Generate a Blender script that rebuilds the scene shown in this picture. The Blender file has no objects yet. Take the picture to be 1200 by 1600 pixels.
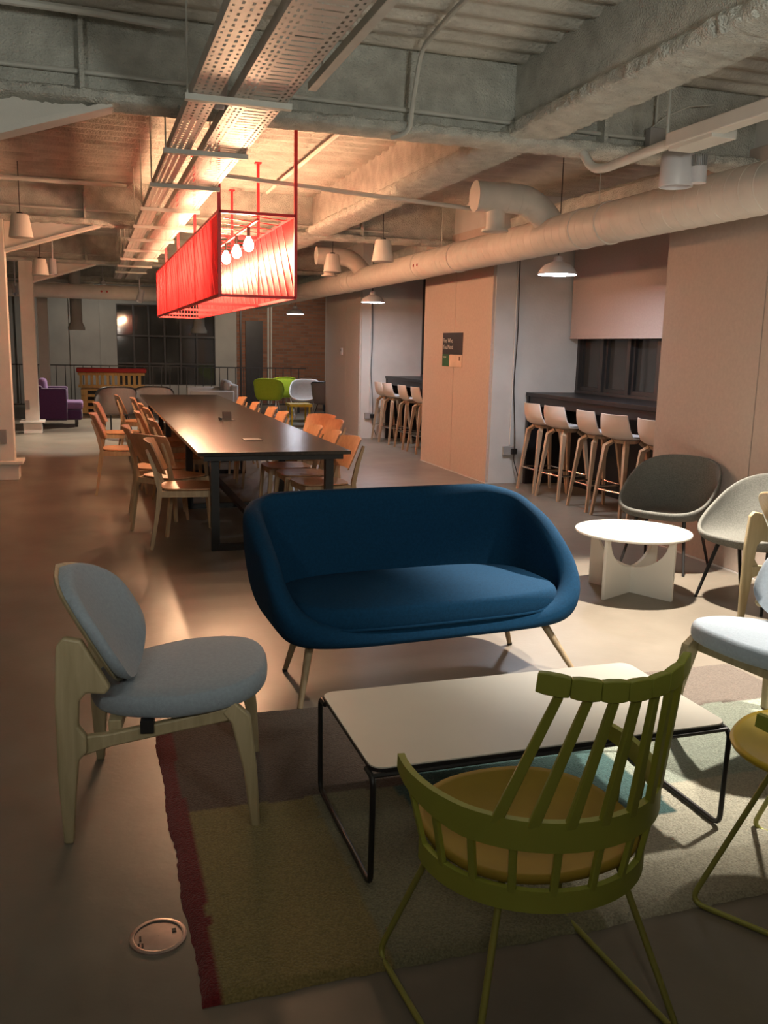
import bpy, math, random
from mathutils import Vector, Matrix, noise
PI = math.pi
R = math.radians
random.seed(7)
scene = bpy.context.scene
C = scene.collection

# ------------------------------------------------------------------ camera
cam_d = bpy.data.cameras.new('camera')
cam_d.sensor_fit = 'VERTICAL'; cam_d.sensor_height = 36.0
cam_d.lens = 1395.19 / 1600 * 36.0
cam_d.clip_start = 0.05; cam_d.clip_end = 200
cam = bpy.data.objects.new('camera', cam_d); C.objects.link(cam)
_y, _p, _r = 0.319205, 0.181860, -0.022476          # yaw to the right, pitch down, roll
_f = Vector((math.sin(_y)*math.cos(_p), math.cos(_y)*math.cos(_p), -math.sin(_p)))
_rt = Vector((math.cos(_y), -math.sin(_y), 0)); _d = _f.cross(_rt)
_r2 = math.cos(_r)*_rt + math.sin(_r)*_d; _d2 = -math.sin(_r)*_rt + math.cos(_r)*_d
m = Matrix((( _r2.x, -_d2.x, -_f.x, 0), (_r2.y, -_d2.y, -_f.y, 0), (_r2.z, -_d2.z, -_f.z, 1.5), (0, 0, 0, 1)))
cam.matrix_world = m
scene.camera = cam

# ------------------------------------------------------------------ world, exposure, large lights
w = bpy.data.worlds.new('world'); scene.world = w; w.use_nodes = True
w.node_tree.nodes['Background'].inputs[0].default_value = (0.010, 0.012, 0.018, 1)
w.node_tree.nodes['Background'].inputs[1].default_value = 1.0
vs = scene.view_settings
vs.view_transform = 'Standard'; vs.look = 'None'; vs.gamma = 1.0; vs.exposure = 0.0; vs.use_curve_mapping = False

BULB_STRENGTH = 560.0        # warm bulbs inside the red cage
SPOTS = [  # location, target, watts, cone deg, blend, colour   (track heads, added wall washes last)
    ((3.28, 4.66, 2.45), (3.00, 4.16, 0.0), 950, 75, 0.35, (1.0, 0.88, 0.74)),
    ((3.02, 2.55, 2.40), (2.38, 3.00, 0.0), 500, 64, 0.8, (1.0, 0.90, 0.78)),
    ((-0.45, 14.6, 2.45), (-0.35, 14.3, 0.0), 420, 75, 0.6, (1.0, 0.86, 0.70)),
    ((0.95, 18.0, 2.25), (0.25, 17.2, 0.2), 420, 80, 0.6, (1.0, 0.86, 0.70)),
    ((0.35, 20.7, 2.60), (0.2, 23.3, 0.9), 85, 120, 0.9, (1.0, 0.88, 0.74)),  # added wash that brightens the back wall
    ((3.9, 20.6, 2.60), (4.3, 23.3, 1.0), 120, 110, 0.8, (1.0, 0.80, 0.62)),  # added wash that brightens the brick
]
ADDED_FLOODS = [((1.3, 0.2, 2.0), (1.6, 4.2, 3.2), 150, 130, (1.0, 1.0, 0.89)),  # unseen floods added as fill for nearest beam, ceiling and foreground
           ((-1.2, 0.0, 2.0), (-0.6, 4.2, 3.1), 70, 130, (1.0, 1.0, 0.89)),
           ((-0.5, -1.3, 2.6), (0.7, 2.0, 0.4), 45, 90, (1.0, 0.93, 0.80))]
PENDANT_STRENGTH = 115.0

def spot_light(name, loc, tgt, watts, deg, blend, col, size=0.05):
    l = bpy.data.lights.new(name, 'SPOT'); l.energy = watts; l.color = col
    l.spot_size = R(deg); l.spot_blend = blend; l.shadow_soft_size = size
    o = bpy.data.objects.new(name, l); C.objects.link(o); o.location = loc
    o.rotation_euler = (Vector(tgt) - Vector(loc)).to_track_quat('-Z', 'Y').to_euler()
    return o
for i, s in enumerate(SPOTS):
    spot_light('track_or_added_spot', *s)
for s in ADDED_FLOODS:
    spot_light('added_flood_light', s[0], s[1], s[2], s[3], 0.8, s[4], 0.15)

# ------------------------------------------------------------------ materials
MATS = {}
def _nodes(name):
    mt = bpy.data.materials.new(name); mt.use_nodes = True
    nt = mt.node_tree; b = nt.nodes['Principled BSDF']
    return mt, nt, b
def mat(name, col, rough=0.5, metal=0.0, var=0.12, scale=6.0, bump=0.0, bscale=80.0, coat=0.0, stretch=None, detail=4.0, sheen=0.0, spec=0.5):
    mt, nt, b = _nodes(name); L = nt.links
    tc = nt.nodes.new('ShaderNodeTexCoord'); mp = nt.nodes.new('ShaderNodeMapping')
    L.new(tc.outputs['Object'], mp.inputs['Vector'])
    if stretch: mp.inputs['Scale'].default_value = stretch
    n = nt.nodes.new('ShaderNodeTexNoise'); n.inputs['Scale'].default_value = scale; n.inputs['Detail'].default_value = detail
    L.new(mp.outputs[0], n.inputs['Vector'])
    cr = nt.nodes.new('ShaderNodeValToRGB')
    cr.color_ramp.elements[0].position = 0.3; cr.color_ramp.elements[1].position = 0.7
    cr.color_ramp.elements[0].color = (*[c*(1-var) for c in col], 1)
    cr.color_ramp.elements[1].color = (*[min(1, c*(1+var)) for c in col], 1)
    L.new(n.outputs['Fac'], cr.inputs[0]); L.new(cr.outputs[0], b.inputs['Base Color'])
    b.inputs['Roughness'].default_value = rough; b.inputs['Metallic'].default_value = metal
    b.inputs['Coat Weight'].default_value = coat; b.inputs['Specular IOR Level'].default_value = spec
    if sheen: b.inputs['Sheen Weight'].default_value = sheen
    if bump:
        n2 = nt.nodes.new('ShaderNodeTexNoise'); n2.inputs['Scale'].default_value = bscale; n2.inputs['Detail'].default_value = 3
        L.new(tc.outputs['Object'], n2.inputs['Vector'])
        bp = nt.nodes.new('ShaderNodeBump'); bp.inputs['Strength'].default_value = bump; bp.inputs['Distance'].default_value = 0.02
        L.new(n2.outputs['Fac'], bp.inputs['Height']); L.new(bp.outputs[0], b.inputs['Normal'])
    MATS[name] = mt; return mt
def emit(name, col, strength):
    mt, nt, b = _nodes(name)
    b.inputs['Base Color'].default_value = (*col, 1); b.inputs['Emission Color'].default_value = (*col, 1)
    b.inputs['Emission Strength'].default_value = strength; b.inputs['Roughness'].default_value = 0.4
    MATS[name] = mt; return mt

def floor_mat():
    mt, nt, b = _nodes('concrete_floor'); L = nt.links
    tc = nt.nodes.new('ShaderNodeTexCoord')
    n = nt.nodes.new('ShaderNodeTexNoise'); n.inputs['Scale'].default_value = 1.1; n.inputs['Detail'].default_value = 8; n.inputs['Roughness'].default_value = 0.65
    L.new(tc.outputs['Object'], n.inputs['Vector'])
    cr = nt.nodes.new('ShaderNodeValToRGB'); e = cr.color_ramp.elements
    e[0].position = 0.3; e[1].position = 0.72; e[0].color = (0.152, 0.130, 0.102, 1); e[1].color = (0.232, 0.202, 0.162, 1)
    L.new(n.outputs['Fac'], cr.inputs[0]); L.new(cr.outputs[0], b.inputs['Base Color'])
    n2 = nt.nodes.new('ShaderNodeTexNoise'); n2.inputs['Scale'].default_value = 2.3; n2.inputs['Detail'].default_value = 6
    L.new(tc.outputs['Object'], n2.inputs['Vector'])
    mr = nt.nodes.new('ShaderNodeMapRange'); mr.inputs['To Min'].default_value = 0.30; mr.inputs['To Max'].default_value = 0.46
    L.new(n2.outputs['Fac'], mr.inputs['Value']); L.new(mr.outputs[0], b.inputs['Roughness'])
    n3 = nt.nodes.new('ShaderNodeTexNoise'); n3.inputs['Scale'].default_value = 35; n3.inputs['Detail'].default_value = 4
    L.new(tc.outputs['Object'], n3.inputs['Vector'])
    bp = nt.nodes.new('ShaderNodeBump'); bp.inputs['Strength'].default_value = 0.06; bp.inputs['Distance'].default_value = 0.01
    L.new(n3.outputs['Fac'], bp.inputs['Height']); L.new(bp.outputs[0], b.inputs['Normal'])
    return mt
def wood_mat(name, c0, c1, rough=0.45, axis=(18, 18, 1.6)):
    mt, nt, b = _nodes(name); L = nt.links
    tc = nt.nodes.new('ShaderNodeTexCoord'); mp = nt.nodes.new('ShaderNodeMapping'); mp.inputs['Scale'].default_value = axis
    L.new(tc.outputs['Object'], mp.inputs['Vector'])
    n = nt.nodes.new('ShaderNodeTexNoise'); n.inputs['Scale'].default_value = 2.5; n.inputs['Detail'].default_value = 6; n.inputs['Distortion'].default_value = 0.6
    L.new(mp.outputs[0], n.inputs['Vector'])
    cr = nt.nodes.new('ShaderNodeValToRGB'); cr.color_ramp.elements[0].position = 0.3; cr.color_ramp.elements[1].position = 0.7
    cr.color_ramp.elements[0].color = (*c0, 1); cr.color_ramp.elements[1].color = (*c1, 1)
    L.new(n.outputs['Fac'], cr.inputs[0]); L.new(cr.outputs[0], b.inputs['Base Color'])
    b.inputs['Roughness'].default_value = rough
    MATS[name] = mt; return mt
def brick_mat():
    mt, nt, b = _nodes('brick'); L = nt.links
    tc = nt.nodes.new('ShaderNodeTexCoord'); mp = nt.nodes.new('ShaderNodeMapping')
    mp.inputs['Rotation'].default_value = (R(90), 0, 0)
    L.new(tc.outputs['Object'], mp.inputs['Vector'])
    br = nt.nodes.new('ShaderNodeTexBrick'); br.inputs['Scale'].default_value = 1.0
    br.inputs['Brick Width'].default_value = 0.22; br.inputs['Row Height'].default_value = 0.075; br.inputs['Mortar Size'].default_value = 0.009
    br.inputs['Color1'].default_value = (0.30, 0.135, 0.08, 1); br.inputs['Color2'].default_value = (0.20, 0.09, 0.055, 1); br.inputs['Mortar'].default_value = (0.20, 0.15, 0.12, 1)
    L.new(mp.outputs[0], br.inputs['Vector']); L.new(br.outputs['Color'], b.inputs['Base Color']); b.inputs['Roughness'].default_value = 0.9
    bp = nt.nodes.new('ShaderNodeBump'); bp.inputs['Strength'].default_value = 0.6; bp.inputs['Distance'].default_value = 0.01; bp.invert = True
    L.new(br.outputs['Fac'], bp.inputs['Height']); L.new(bp.outputs[0], b.inputs['Normal'])
    return mt
def rug_mat():
    mt, nt, b = _nodes('rug_wool'); L = nt.links
    at = nt.nodes.new('ShaderNodeVertexColor'); at.layer_name = 'dye_and_light'
    tc = nt.nodes.new('ShaderNodeTexCoord')
    n = nt.nodes.new('ShaderNodeTexNoise'); n.inputs['Scale'].default_value = 160; n.inputs['Detail'].default_value = 3
    L.new(tc.outputs['Object'], n.inputs['Vector'])
    mr = nt.nodes.new('ShaderNodeMapRange'); mr.inputs['From Min'].default_value = 0.3; mr.inputs['From Max'].default_value = 0.7; mr.inputs['To Min'].default_value = 0.72; mr.inputs['To Max'].default_value = 1.25
    L.new(n.outputs['Fac'], mr.inputs['Value'])
    mx = nt.nodes.new('ShaderNodeVectorMath'); mx.operation = 'SCALE'
    L.new(at.outputs['Color'], mx.inputs[0]); L.new(mr.outputs[0], mx.inputs['Scale'])
    L.new(mx.outputs[0], b.inputs['Base Color']); b.inputs['Roughness'].default_value = 0.95; b.inputs['Specular IOR Level'].default_value = 0.1
    b.inputs['Sheen Weight'].default_value = 0.15
    bp = nt.nodes.new('ShaderNodeBump'); bp.inputs['Strength'].default_value = 0.9; bp.inputs['Distance'].default_value = 0.008
    L.new(n.outputs['Fac'], bp.inputs['Height']); L.new(bp.outputs[0], b.inputs['Normal'])
    return mt
M_floor = floor_mat()
M_spray = mat('sprayed_fireproofing', (0.62, 0.62, 0.56), 0.95, var=0.16, scale=9, bump=1.0, bscale=95)
M_deck = mat('painted_deck', (0.56, 0.54, 0.48), 0.9, var=0.18, scale=4, bump=0.7, bscale=45)
M_white = mat('white_paint', (0.70, 0.67, 0.61), 0.6, var=0.05, bump=0.05)
M_wall = mat('wall_plaster', (0.60, 0.58, 0.55), 0.8, var=0.06, scale=3, bump=0.1, bscale=40)
M_greywall = mat('grey_wall', (0.36, 0.35, 0.32), 0.85, var=0.08, scale=2, bump=0.1)
M_panel = mat('beige_fabric_panel', (0.50, 0.41, 0.35), 0.9, var=0.05, scale=40, bump=0.12, bscale=300)
M_panel_far = mat('pale_fabric_panel', (0.52, 0.47, 0.42), 0.9, var=0.05, scale=40, bump=0.12, bscale=300)
M_pier = mat('pier_grey', (0.42, 0.40, 0.40), 0.85, var=0.06, scale=4, bump=0.1)
M_duct = mat('painted_duct', (0.68, 0.63, 0.56), 0.55, var=0.06, scale=7, bump=0.04)
M_tray = mat('galvanised_tray', (0.58, 0.55, 0.50), 0.45, 0.3, var=0.10, scale=12)
M_conduit = mat('painted_conduit', (0.55, 0.55, 0.50), 0.6, var=0.08)
M_black = mat('black_steel', (0.018, 0.017, 0.017), 0.42, 0.2, var=0.15)
M_darkframe = mat('dark_frame', (0.030, 0.027, 0.026), 0.45, var=0.15)
M_glass = mat('night_glass', (0.040, 0.038, 0.034), 0.06, var=0.25, scale=1.2)
M_counter = mat('dark_counter', (0.012, 0.011, 0.012), 0.4, var=0.2, scale=10)
M_blind = mat('roller_blind', (0.44, 0.36, 0.33), 0.9, var=0.05, scale=60, bump=0.1, bscale=400)
M_tabletop = wood_mat('ebonised_tabletop', (0.026, 0.019, 0.014), (0.048, 0.035, 0.026), 0.24, (14, 1.2, 14))
M_red = mat('red_enamel', (0.62, 0.025, 0.035), 0.4, var=0.08)
M_bulb = emit('warm_bulb', (1.0, 0.60, 0.34), BULB_STRENGTH)
M_chairwood = wood_mat('orange_ply', (0.42, 0.21, 0.105), (0.53, 0.29, 0.15), 0.42)
M_chairleg = wood_mat('pale_ash', (0.38, 0.25, 0.14), (0.50, 0.35, 0.20), 0.5)
M_oak = wood_mat('oak', (0.27, 0.19, 0.105), (0.36, 0.26, 0.15), 0.5)
M_ash = wood_mat('lacquered_ash', (0.33, 0.27, 0.15), (0.43, 0.35, 0.21), 0.5)
M_blue = mat('navy_wool', (0.0036, 0.033, 0.078), 0.95, var=0.14, scale=90, bump=0.25, bscale=420, spec=0.15)
M_sky = mat('pale_blue_wool', (0.27, 0.32, 0.37), 0.95, var=0.08, scale=90, bump=0.2, bscale=420, sheen=0.15)
M_skywhite = mat('bluish_white_wool', (0.62, 0.66, 0.74), 0.95, var=0.05, scale=90, bump=0.2, bscale=420)
M_white_lam = mat('white_laminate', (0.64, 0.61, 0.53), 0.42, var=0.02)
M_whitetable = mat('white_lacquer', (0.76, 0.73, 0.67), 0.4, var=0.02)
M_green = mat('olive_plastic', (0.29, 0.32, 0.045), 0.45, var=0.08)
M_greenseat = mat('mustard_green_seat', (0.28, 0.195, 0.024), 0.7, var=0.10, spec=0.2)
M_greenwire = mat('olive_wire', (0.33, 0.33, 0.08), 0.35, 0.3, var=0.1)
M_yellow = mat('yellow_plastic', (0.56, 0.40, 0.020), 0.45, var=0.06)
M_felt = mat('grey_felt', (0.155, 0.155, 0.138), 1.0, var=0.22, scale=120, bump=0.4, bscale=300)
M_purple = mat('purple_wool', (0.060, 0.020, 0.090), 0.95, var=0.1, scale=60, sheen=0.4)
M_lightpurple = mat('lilac_wool', (0.20, 0.12, 0.26), 0.95, var=0.1, scale=60)
M_greysofa = mat('light_grey_wool', (0.45, 0.43, 0.41), 0.95, var=0.08, scale=60)
M_lime = mat('lime_wool', (0.42, 0.55, 0.03), 0.9, var=0.08, scale=60)
M_pallet = wood_mat('pallet_pine', (0.50, 0.30, 0.09), (0.66, 0.44, 0.16), 0.7)
M_redcush = mat('red_cushion', (0.42, 0.035, 0.03), 0.9, var=0.1)
M_mesh = mat('grey_mesh', (0.16, 0.15, 0.15), 0.8, var=0.1, scale=80)
M_stool = mat('stool_shell', (0.66, 0.58, 0.51), 0.5, var=0.03)
M_stoolseat = mat('stool_seat_shell', (0.62, 0.60, 0.60), 0.5, var=0.03)
M_stoolwood = wood_mat('stool_oak', (0.36, 0.24, 0.15), (0.46, 0.32, 0.21), 0.5)
M_chrome = mat('chrome', (0.72, 0.66, 0.58), 0.22, 1.0, var=0.03)
M_metal = mat('brushed_metal', (0.55, 0.44, 0.40), 0.35, 0.85, var=0.08, scale=40)
M_outlet = mat('grey_outlet', (0.30, 0.29, 0.28), 0.5)
M_brick = brick_mat()
M_rug = rug_mat()
M_lampwhite = mat('lamp_enamel', (0.72, 0.70, 0.72), 0.4, var=0.02)
M_pend = emit('pendant_diffuser', (0.86, 0.90, 1.0), PENDANT_STRENGTH)
M_spotface = emit('spot_lens', (1.0, 0.88, 0.70), 30.0)
M_print_dark = mat('poster_black', (0.022, 0.020, 0.022), 0.5)
M_print_green = mat('poster_green', (0.020, 0.11, 0.045), 0.5)
M_print_tan = mat('poster_tan', (0.62, 0.47, 0.36), 0.6)
M_print_white = mat('poster_lettering', (0.62, 0.58, 0.54), 0.6, var=0.0)
M_print_brown = mat('poster_emblem', (0.20, 0.10, 0.06), 0.6, var=0.0)
M_cable = mat('black_cable', (0.02, 0.02, 0.02), 0.6)
M_dim = mat('dim_street_facade', (0.10, 0.10, 0.10), 0.8, var=0.4, scale=0.8)

# ------------------------------------------------------------------ mesh helpers
class MB:
    def __init__(s): s.v = []; s.f = []
    def add(s, vs_, fs):
        o = len(s.v); s.v += [tuple(p) for p in vs_]; s.f += [tuple(i+o for i in q) for q in fs]; return s
    def box(s, x0, x1, y0, y1, z0, z1):
        return s.add([(x0,y0,z0),(x1,y0,z0),(x1,y1,z0),(x0,y1,z0),(x0,y0,z1),(x1,y0,z1),(x1,y1,z1),(x0,y1,z1)],
                     [(3,2,1,0),(4,5,6,7),(0,1,5,4),(1,2,6,5),(2,3,7,6),(3,0,4,7)])
    def bar(s, p, q, w, h, up=(0,0,1), w2=None, h2=None):       # rectangular bar from p to q, may taper
        p, q = Vector(p), Vector(q); d = (q-p).normalized(); u = Vector(up)
        if abs(d.dot(u)) > 0.98: u = Vector((0,1,0))
        sd = d.cross(u).normalized(); u = sd.cross(d)
        w2 = w if w2 is None else w2; h2 = h if h2 is None else h2
        vs_ = []
        for c, a, b in ((p,w,h),(q,w2,h2)):
            for i, j in ((-1,-1),(1,-1),(1,1),(-1,1)): vs_.append(c + sd*(a/2*i) + u*(b/2*j))
        return s.add(vs_, [(3,2,1,0),(4,5,6,7),(0,1,5,4),(1,2,6,5),(2,3,7,6),(3,0,4,7)])
    def loft(s, rings, close=True, cap0=True, cap1=True):
        n = len(rings[0]); o = len(s.v)
        for r in rings: s.v += [tuple(p) for p in r]
        for k in range(len(rings)-1):
            for i in range(n if close else n-1):
                j = (i+1) % n
                s.f.append((o+k*n+i, o+k*n+j, o+(k+1)*n+j, o+(k+1)*n+i))
        if cap0: s.f.append(tuple(o+i for i in range(n))[::-1])
        if cap1: s.f.append(tuple(o+(len(rings)-1)*n+i for i in range(n)))
        return s
    def tube(s, pts, r, n=8, closed=False):
        pts = [Vector(p) for p in pts]; m_ = len(pts); rs = r if isinstance(r, (list, tuple)) else [r]*m_
        t0 = (pts[1]-pts[0]).normalized(); u = Vector((0,0,1)) if abs(t0.z) < 0.9 else Vector((1,0,0))
        u = (u - t0*u.dot(t0)).normalized(); rings = []
        for i in range(m_):
            if closed: t = pts[(i+1)%m_]-pts[i-1]
            else: t = pts[min(i+1,m_-1)]-pts[max(i-1,0)]
            t.normalize(); u = (u - t*u.dot(t)).normalized(); b = t.cross(u)
            rings.append([pts[i] + (u*math.cos(2*PI*k/n) + b*math.sin(2*PI*k/n))*rs[i] for k in range(n)])
        if closed: rings.append(rings[0])
        return s.loft(rings, True, not closed, not closed)
    def lathe(s, prof, n=24, c=(0,0,0), cap0=False, cap1=False):
        return s.loft([[(c[0]+r*math.cos(2*PI*k/n), c[1]+r*math.sin(2*PI*k/n), c[2]+z) for k in range(n)] for r, z in prof], True, cap0, cap1)
    def prism(s, poly, fn):                                     # poly 2-D, fn(u,v,side) -> 3-D with side 0/1
        return s.loft([[fn(u,v,0) for u, v in poly], [fn(u,v,1) for u, v in poly]])
    def strip(s, path, w, h, up=(0,0,1)):                       # rectangular section swept along a path; w,h may be lists
        pts = [Vector(p) for p in path]; rings = []; m_ = len(pts); u0 = Vector(up)
        for i in range(m_):
            t = (pts[min(i+1,m_-1)]-pts[max(i-1,0)]).normalized(); sd = t.cross(u0).normalized(); u = sd.cross(t)
            a = (w[i] if isinstance(w,(list,tuple)) else w)/2; b = (h[i] if isinstance(h,(list,tuple)) else h)/2
            rings.append([pts[i]-sd*a-u*b, pts[i]+sd*a-u*b, pts[i]+sd*a+u*b, pts[i]-sd*a+u*b])
        return s.loft(rings)
    def move(s, mtx): s.v = [tuple(mtx @ Vector(p)) for p in s.v]; return s
    def build(s, name, material, parent=None, smooth=True, bevel=0, sub=0, ang=38):
        me = bpy.data.meshes.new(name); me.from_pydata(s.v, [], s.f); me.update()
        import bmesh
        bm = bmesh.new(); bm.from_mesh(me); bmesh.ops.recalc_face_normals(bm, faces=bm.faces); bm.to_mesh(me); bm.free()
        if smooth: me.shade_smooth(); me.set_sharp_from_angle(angle=R(ang))
        me.materials.append(material)
        o = bpy.data.objects.new(name, me); C.objects.link(o)
        if parent: o.parent = parent
        if bevel:
            md = o.modifiers.new('bevel', 'BEVEL'); md.width = bevel; md.segments = 2; md.limit_method = 'ANGLE'
        if sub:
            md = o.modifiers.new('subdivision', 'SUBSURF'); md.levels = sub; md.render_levels = sub
        return o
def fillet(pts, rad, seg=5):
    pts = [Vector(p) for p in pts]; out = [pts[0]]
    for i in range(1, len(pts)-1):
        a, b, c = pts[i-1], pts[i], pts[i+1]
        d0 = (a-b); d1 = (c-b); r = min(rad, d0.length*0.49, d1.length*0.49)
        p0 = b + d0.normalized()*r; p1 = b + d1.normalized()*r
        for k in range(seg+1):
            t = k/seg; out.append(p0*(1-t)**2 + b*2*t*(1-t) + p1*t*t)
    return out + [pts[-1]]
def sgnpow(v, e): return math.copysign(abs(v)**e, v)
def super_ring(a, b, n, N=40, cx=0, cy=0, z=0):
    return [(cx+a*sgnpow(math.cos(2*PI*k/N), 2/n), cy+b*sgnpow(math.sin(2*PI*k/N), 2/n), z) for k in range(N)]
def tag(o, label, cat=None, group=None, kind=None):
    if label: o['label'] = label
    if cat: o['category'] = cat
    if group: o['group'] = group
    if kind: o['kind'] = kind
    return o
def empty(name, loc, rz=0):
    o = bpy.data.objects.new(name, None); C.objects.link(o); o.location = loc; o.rotation_euler = (0,0,rz)
    o.empty_display_size = 0.1; return o
CHILDREN = {}
def kids(o): return [c for c in bpy.data.objects if c.parent == o]
def copy_tree(o, parent=None):
    c = o.copy(); C.objects.link(c)
    if parent: c.parent = parent
    for ch in kids(o): copy_tree(ch, c)
    return c
def place(proto, used, loc, rz, label, group=None):
    o = copy_tree(proto) if used else proto
    o.location = loc; o.rotation_euler = (0,0,rz); o['label'] = label
    if group: o['group'] = group
    return o
def struct(mb, name, material, label=None, parent=None, **k):
    o = mb.build(name, material, parent, **k)
    if not parent: o['kind'] = 'structure'
    if label: o['label'] = label
    return o

# ================================================================== THE SETTING
X0, X1, Y0, Y1, ZC = -5.0, 5.45, -4.0, 23.4, 3.20
struct(MB().box(X0-.1, X1+.6, Y0-.1, Y1+.1, -0.12, 0.0), 'floor', M_floor, 'brown grey polished concrete floor', smooth=False)
# ceiling: corrugated deck, ribs running across the room
cm = MB(); per = 0.20; y = Y0
prof = []
while y < Y1:
    prof += [(y, ZC), (y+0.085, ZC), (y+0.115, ZC-0.028), (y+0.17, ZC-0.028)]; y += per
prof.append((y, ZC))
nx = 12
cm.loft([[(X0-.1+(X1+.7-X0)*i/nx, p[0], p[1]) for p in prof] for i in range(nx+1)], close=False, cap0=False, cap1=False)
struct(cm, 'ceiling', M_deck, 'off-white corrugated metal deck ceiling coated with rough spray', ang=80)
struct(MB().box(X0-.1, X1+.6, Y0-.1, Y1+.1, ZC+0.02, ZC+0.12), 'ceiling_slab', M_deck, 'slab above the corrugated deck', smooth=False)
struct(MB().box(X0-.1, X0, Y0, Y1, 0, ZC), 'wall_left', M_wall, 'plain wall far left', smooth=False)
struct(MB().box(X0, X1+.6, Y0-.1, Y0, 0, ZC), 'wall_rear', M_wall, 'plain wall behind the lounge', smooth=False)
struct(MB().box(X1+.5, X1+.6, Y0, Y1, 0, ZC), 'wall_right', M_wall, 'outer wall behind the window bays', smooth=False)

# back wall with a dark window and brick part
WB0, WB1, WZ0, WZ1 = 0.68, 3.08, 0.45, 2.42
bw = MB()
bw.box(X0, WB0, Y1-.12, Y1, 0, ZC); bw.box(WB1, 3.62, Y1-.12, Y1, 0, ZC); bw.box(WB0, WB1, Y1-.12, Y1, 0, WZ0); bw.box(WB0, WB1, Y1-.12, Y1, WZ1, ZC)
struct(bw, 'wall_back', M_greywall, 'shadowy grey back wall', smooth=False)
for xx in (-1.55, -0.35, 0.35):
    struct(MB().box(xx-.06, xx+.06, Y1-.19, Y1-.12, 0, ZC), 'trim_1', M_greywall, 'grey pilaster strip on the back wall', smooth=False)
bk = struct(MB().box(3.62, X1+.5, Y1-.14, Y1, 0, ZC), 'wall_brick', M_brick, 'dark red brick wall at the far right', smooth=False)
t = MB().box(3.70, 3.74, Y1-.2, Y1-.14, 0, ZC); struct(t, 'trim_2', M_darkframe, 'dark vertical pipe against brick', smooth=False)
t = MB().tube([(4.42,Y1-.22,0),(4.42,Y1-.22,ZC-.05)], 0.025, 8).tube([(4.50,Y1-.22,0),(4.50,Y1-.22,ZC-.05)], 0.02, 8); struct(t, 'trim_3', M_conduit, 'pair of pale pipes on the brick wall')
t = MB().box(3.84, 4.28, Y1-.2, Y1-.14, 0, 2.1); struct(t, 'door_1', M_darkframe, 'dark door in the brick wall', smooth=False)
wn = empty('window_1', ((WB0+WB1)/2, Y1-.06, WZ0)); wn['kind'] = 'structure'; wn['label'] = 'dark steel framed window in the back wall'
def rel(mb, e): return mb.move(Matrix.Translation(-Vector(e.location)))
cols = [WB0, 1.09, 1.45, 1.83, 2.22, 2.62, WB1]
for i in range(6):
    for (za, zb) in ((WZ0, 0.98), (0.98, 1.66), (1.66, WZ1)):
        rel(MB().box(cols[i]+.02, cols[i+1]-.02, Y1-.05, Y1-.035, za+.02, zb-.02), wn).build('pane', M_glass, wn, smooth=False)
for i, xx in enumerate(cols):
    rel(MB().box(xx-.022, xx+.022, Y1-.10, Y1-.03, WZ0, WZ1), wn).build('mullion', M_darkframe, wn, smooth=False)
for zz in (WZ0, 0.98, 1.66, WZ1):
    rel(MB().box(WB0-.02, WB1+.02, Y1-.11, Y1-.03, zz-.022, zz+.022), wn).build('transom', M_darkframe, wn, smooth=False)

# right side: piers with fabric panels, window bays between them
PX = 4.26
def pier(y0, y1, seam, mpanel, idx, words):
    p = struct(MB().box(PX+.03, X1+.5, y0, y1, 0, ZC), 'wall_pier_%d' % idx, M_wall, words[0], smooth=False)
    for a, b in ((y0+.02, seam-.004), (seam+.004, y1-.0)):
        q = MB().box(PX-.0, PX+.03, a, b, 0.012, 2.86).build('panel', mpanel, p, smooth=False, bevel=.003)
    struct(MB().box(PX-.006, PX+.03, y0, y1, 0, 0.010), 'baseboard_%d' % idx, M_wall, words[1], smooth=False)
pier(-1.20, 0.95, -0.1, M_panel, 1, ('pier beside the nearest bay', 'skirting of the nearest pier'))
pier(3.97, 6.08, 4.975, M_panel, 2, ('pier behind the grey felt chairs', 'skirting behind the grey felt chairs'))
pier(9.22, 11.36, 10.30, M_panel, 3, ('pier carrying the poster', 'skirting under the poster panel'))
pier(14.35, 16.60, 15.2, M_panel_far, 4, ('pale pier beside the far seating', 'skirting of the pale far pier'))
BAYS = [(0.95, 3.97, 1), (6.08, 9.22, 2), (11.36, 14.35, 3), (16.60, 23.2, 4)]
WX = 5.36
def bay(y0, y1, n):
    if n == 4: return
    zt = 2.9; h = X1+.5
    lw = MB().box(WX, h, y0, y1, 0, 1.03).box(WX, h, y0, y1, zt, ZC)
    struct(lw, 'wall_bay_%d' % n, M_wall, 'wall under and above the bay window', smooth=False)
    e = empty('window_%d' % (n+1), (WX, y0, 1.03)); e['kind'] = 'structure'
    e['label'] = ['window of the nearest bay', 'dark framed window above the nearer bar counter', 'dark framed window above the farther bar counter'][n-1]
    N = int(round((y1-y0)/0.53)); st = (y1-y0)/N
    for i in range(N):
        a, b = y0+st*i, y0+st*(i+1)
        rel(MB().box(WX+.05, WX+.06, a+.03, b-.03, 1.07, zt-.04), e).build('pane', M_glass, e, smooth=False)
        fr = MB()
        for (p, q) in ((a+.03, a+.065), (b-.065, b-.03)): fr.box(WX+.015, WX+.07, p, q, 1.07, zt-.04)
        fr.box(WX+.015, WX+.07, a+.065, b-.065, 1.07, 1.11)
        rel(fr, e).build('sash', M_darkframe, e, smooth=False)
    for i in range(N+1):
        yy = min(max(y0+st*i, y0+.02), y1-.02)
        rel(MB().box(WX-.02, WX+.09, yy-.03, yy+.03, 1.03, zt), e).build('mullion', M_darkframe, e, smooth=False)
    for za, zb in ((1.03, 1.07), (zt-.05, zt)):
        rel(MB().box(WX-.025, WX+.09, y0, y1, za, zb), e).build('rail', M_darkframe, e, smooth=False)
for b in BAYS: bay(*b)

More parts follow.
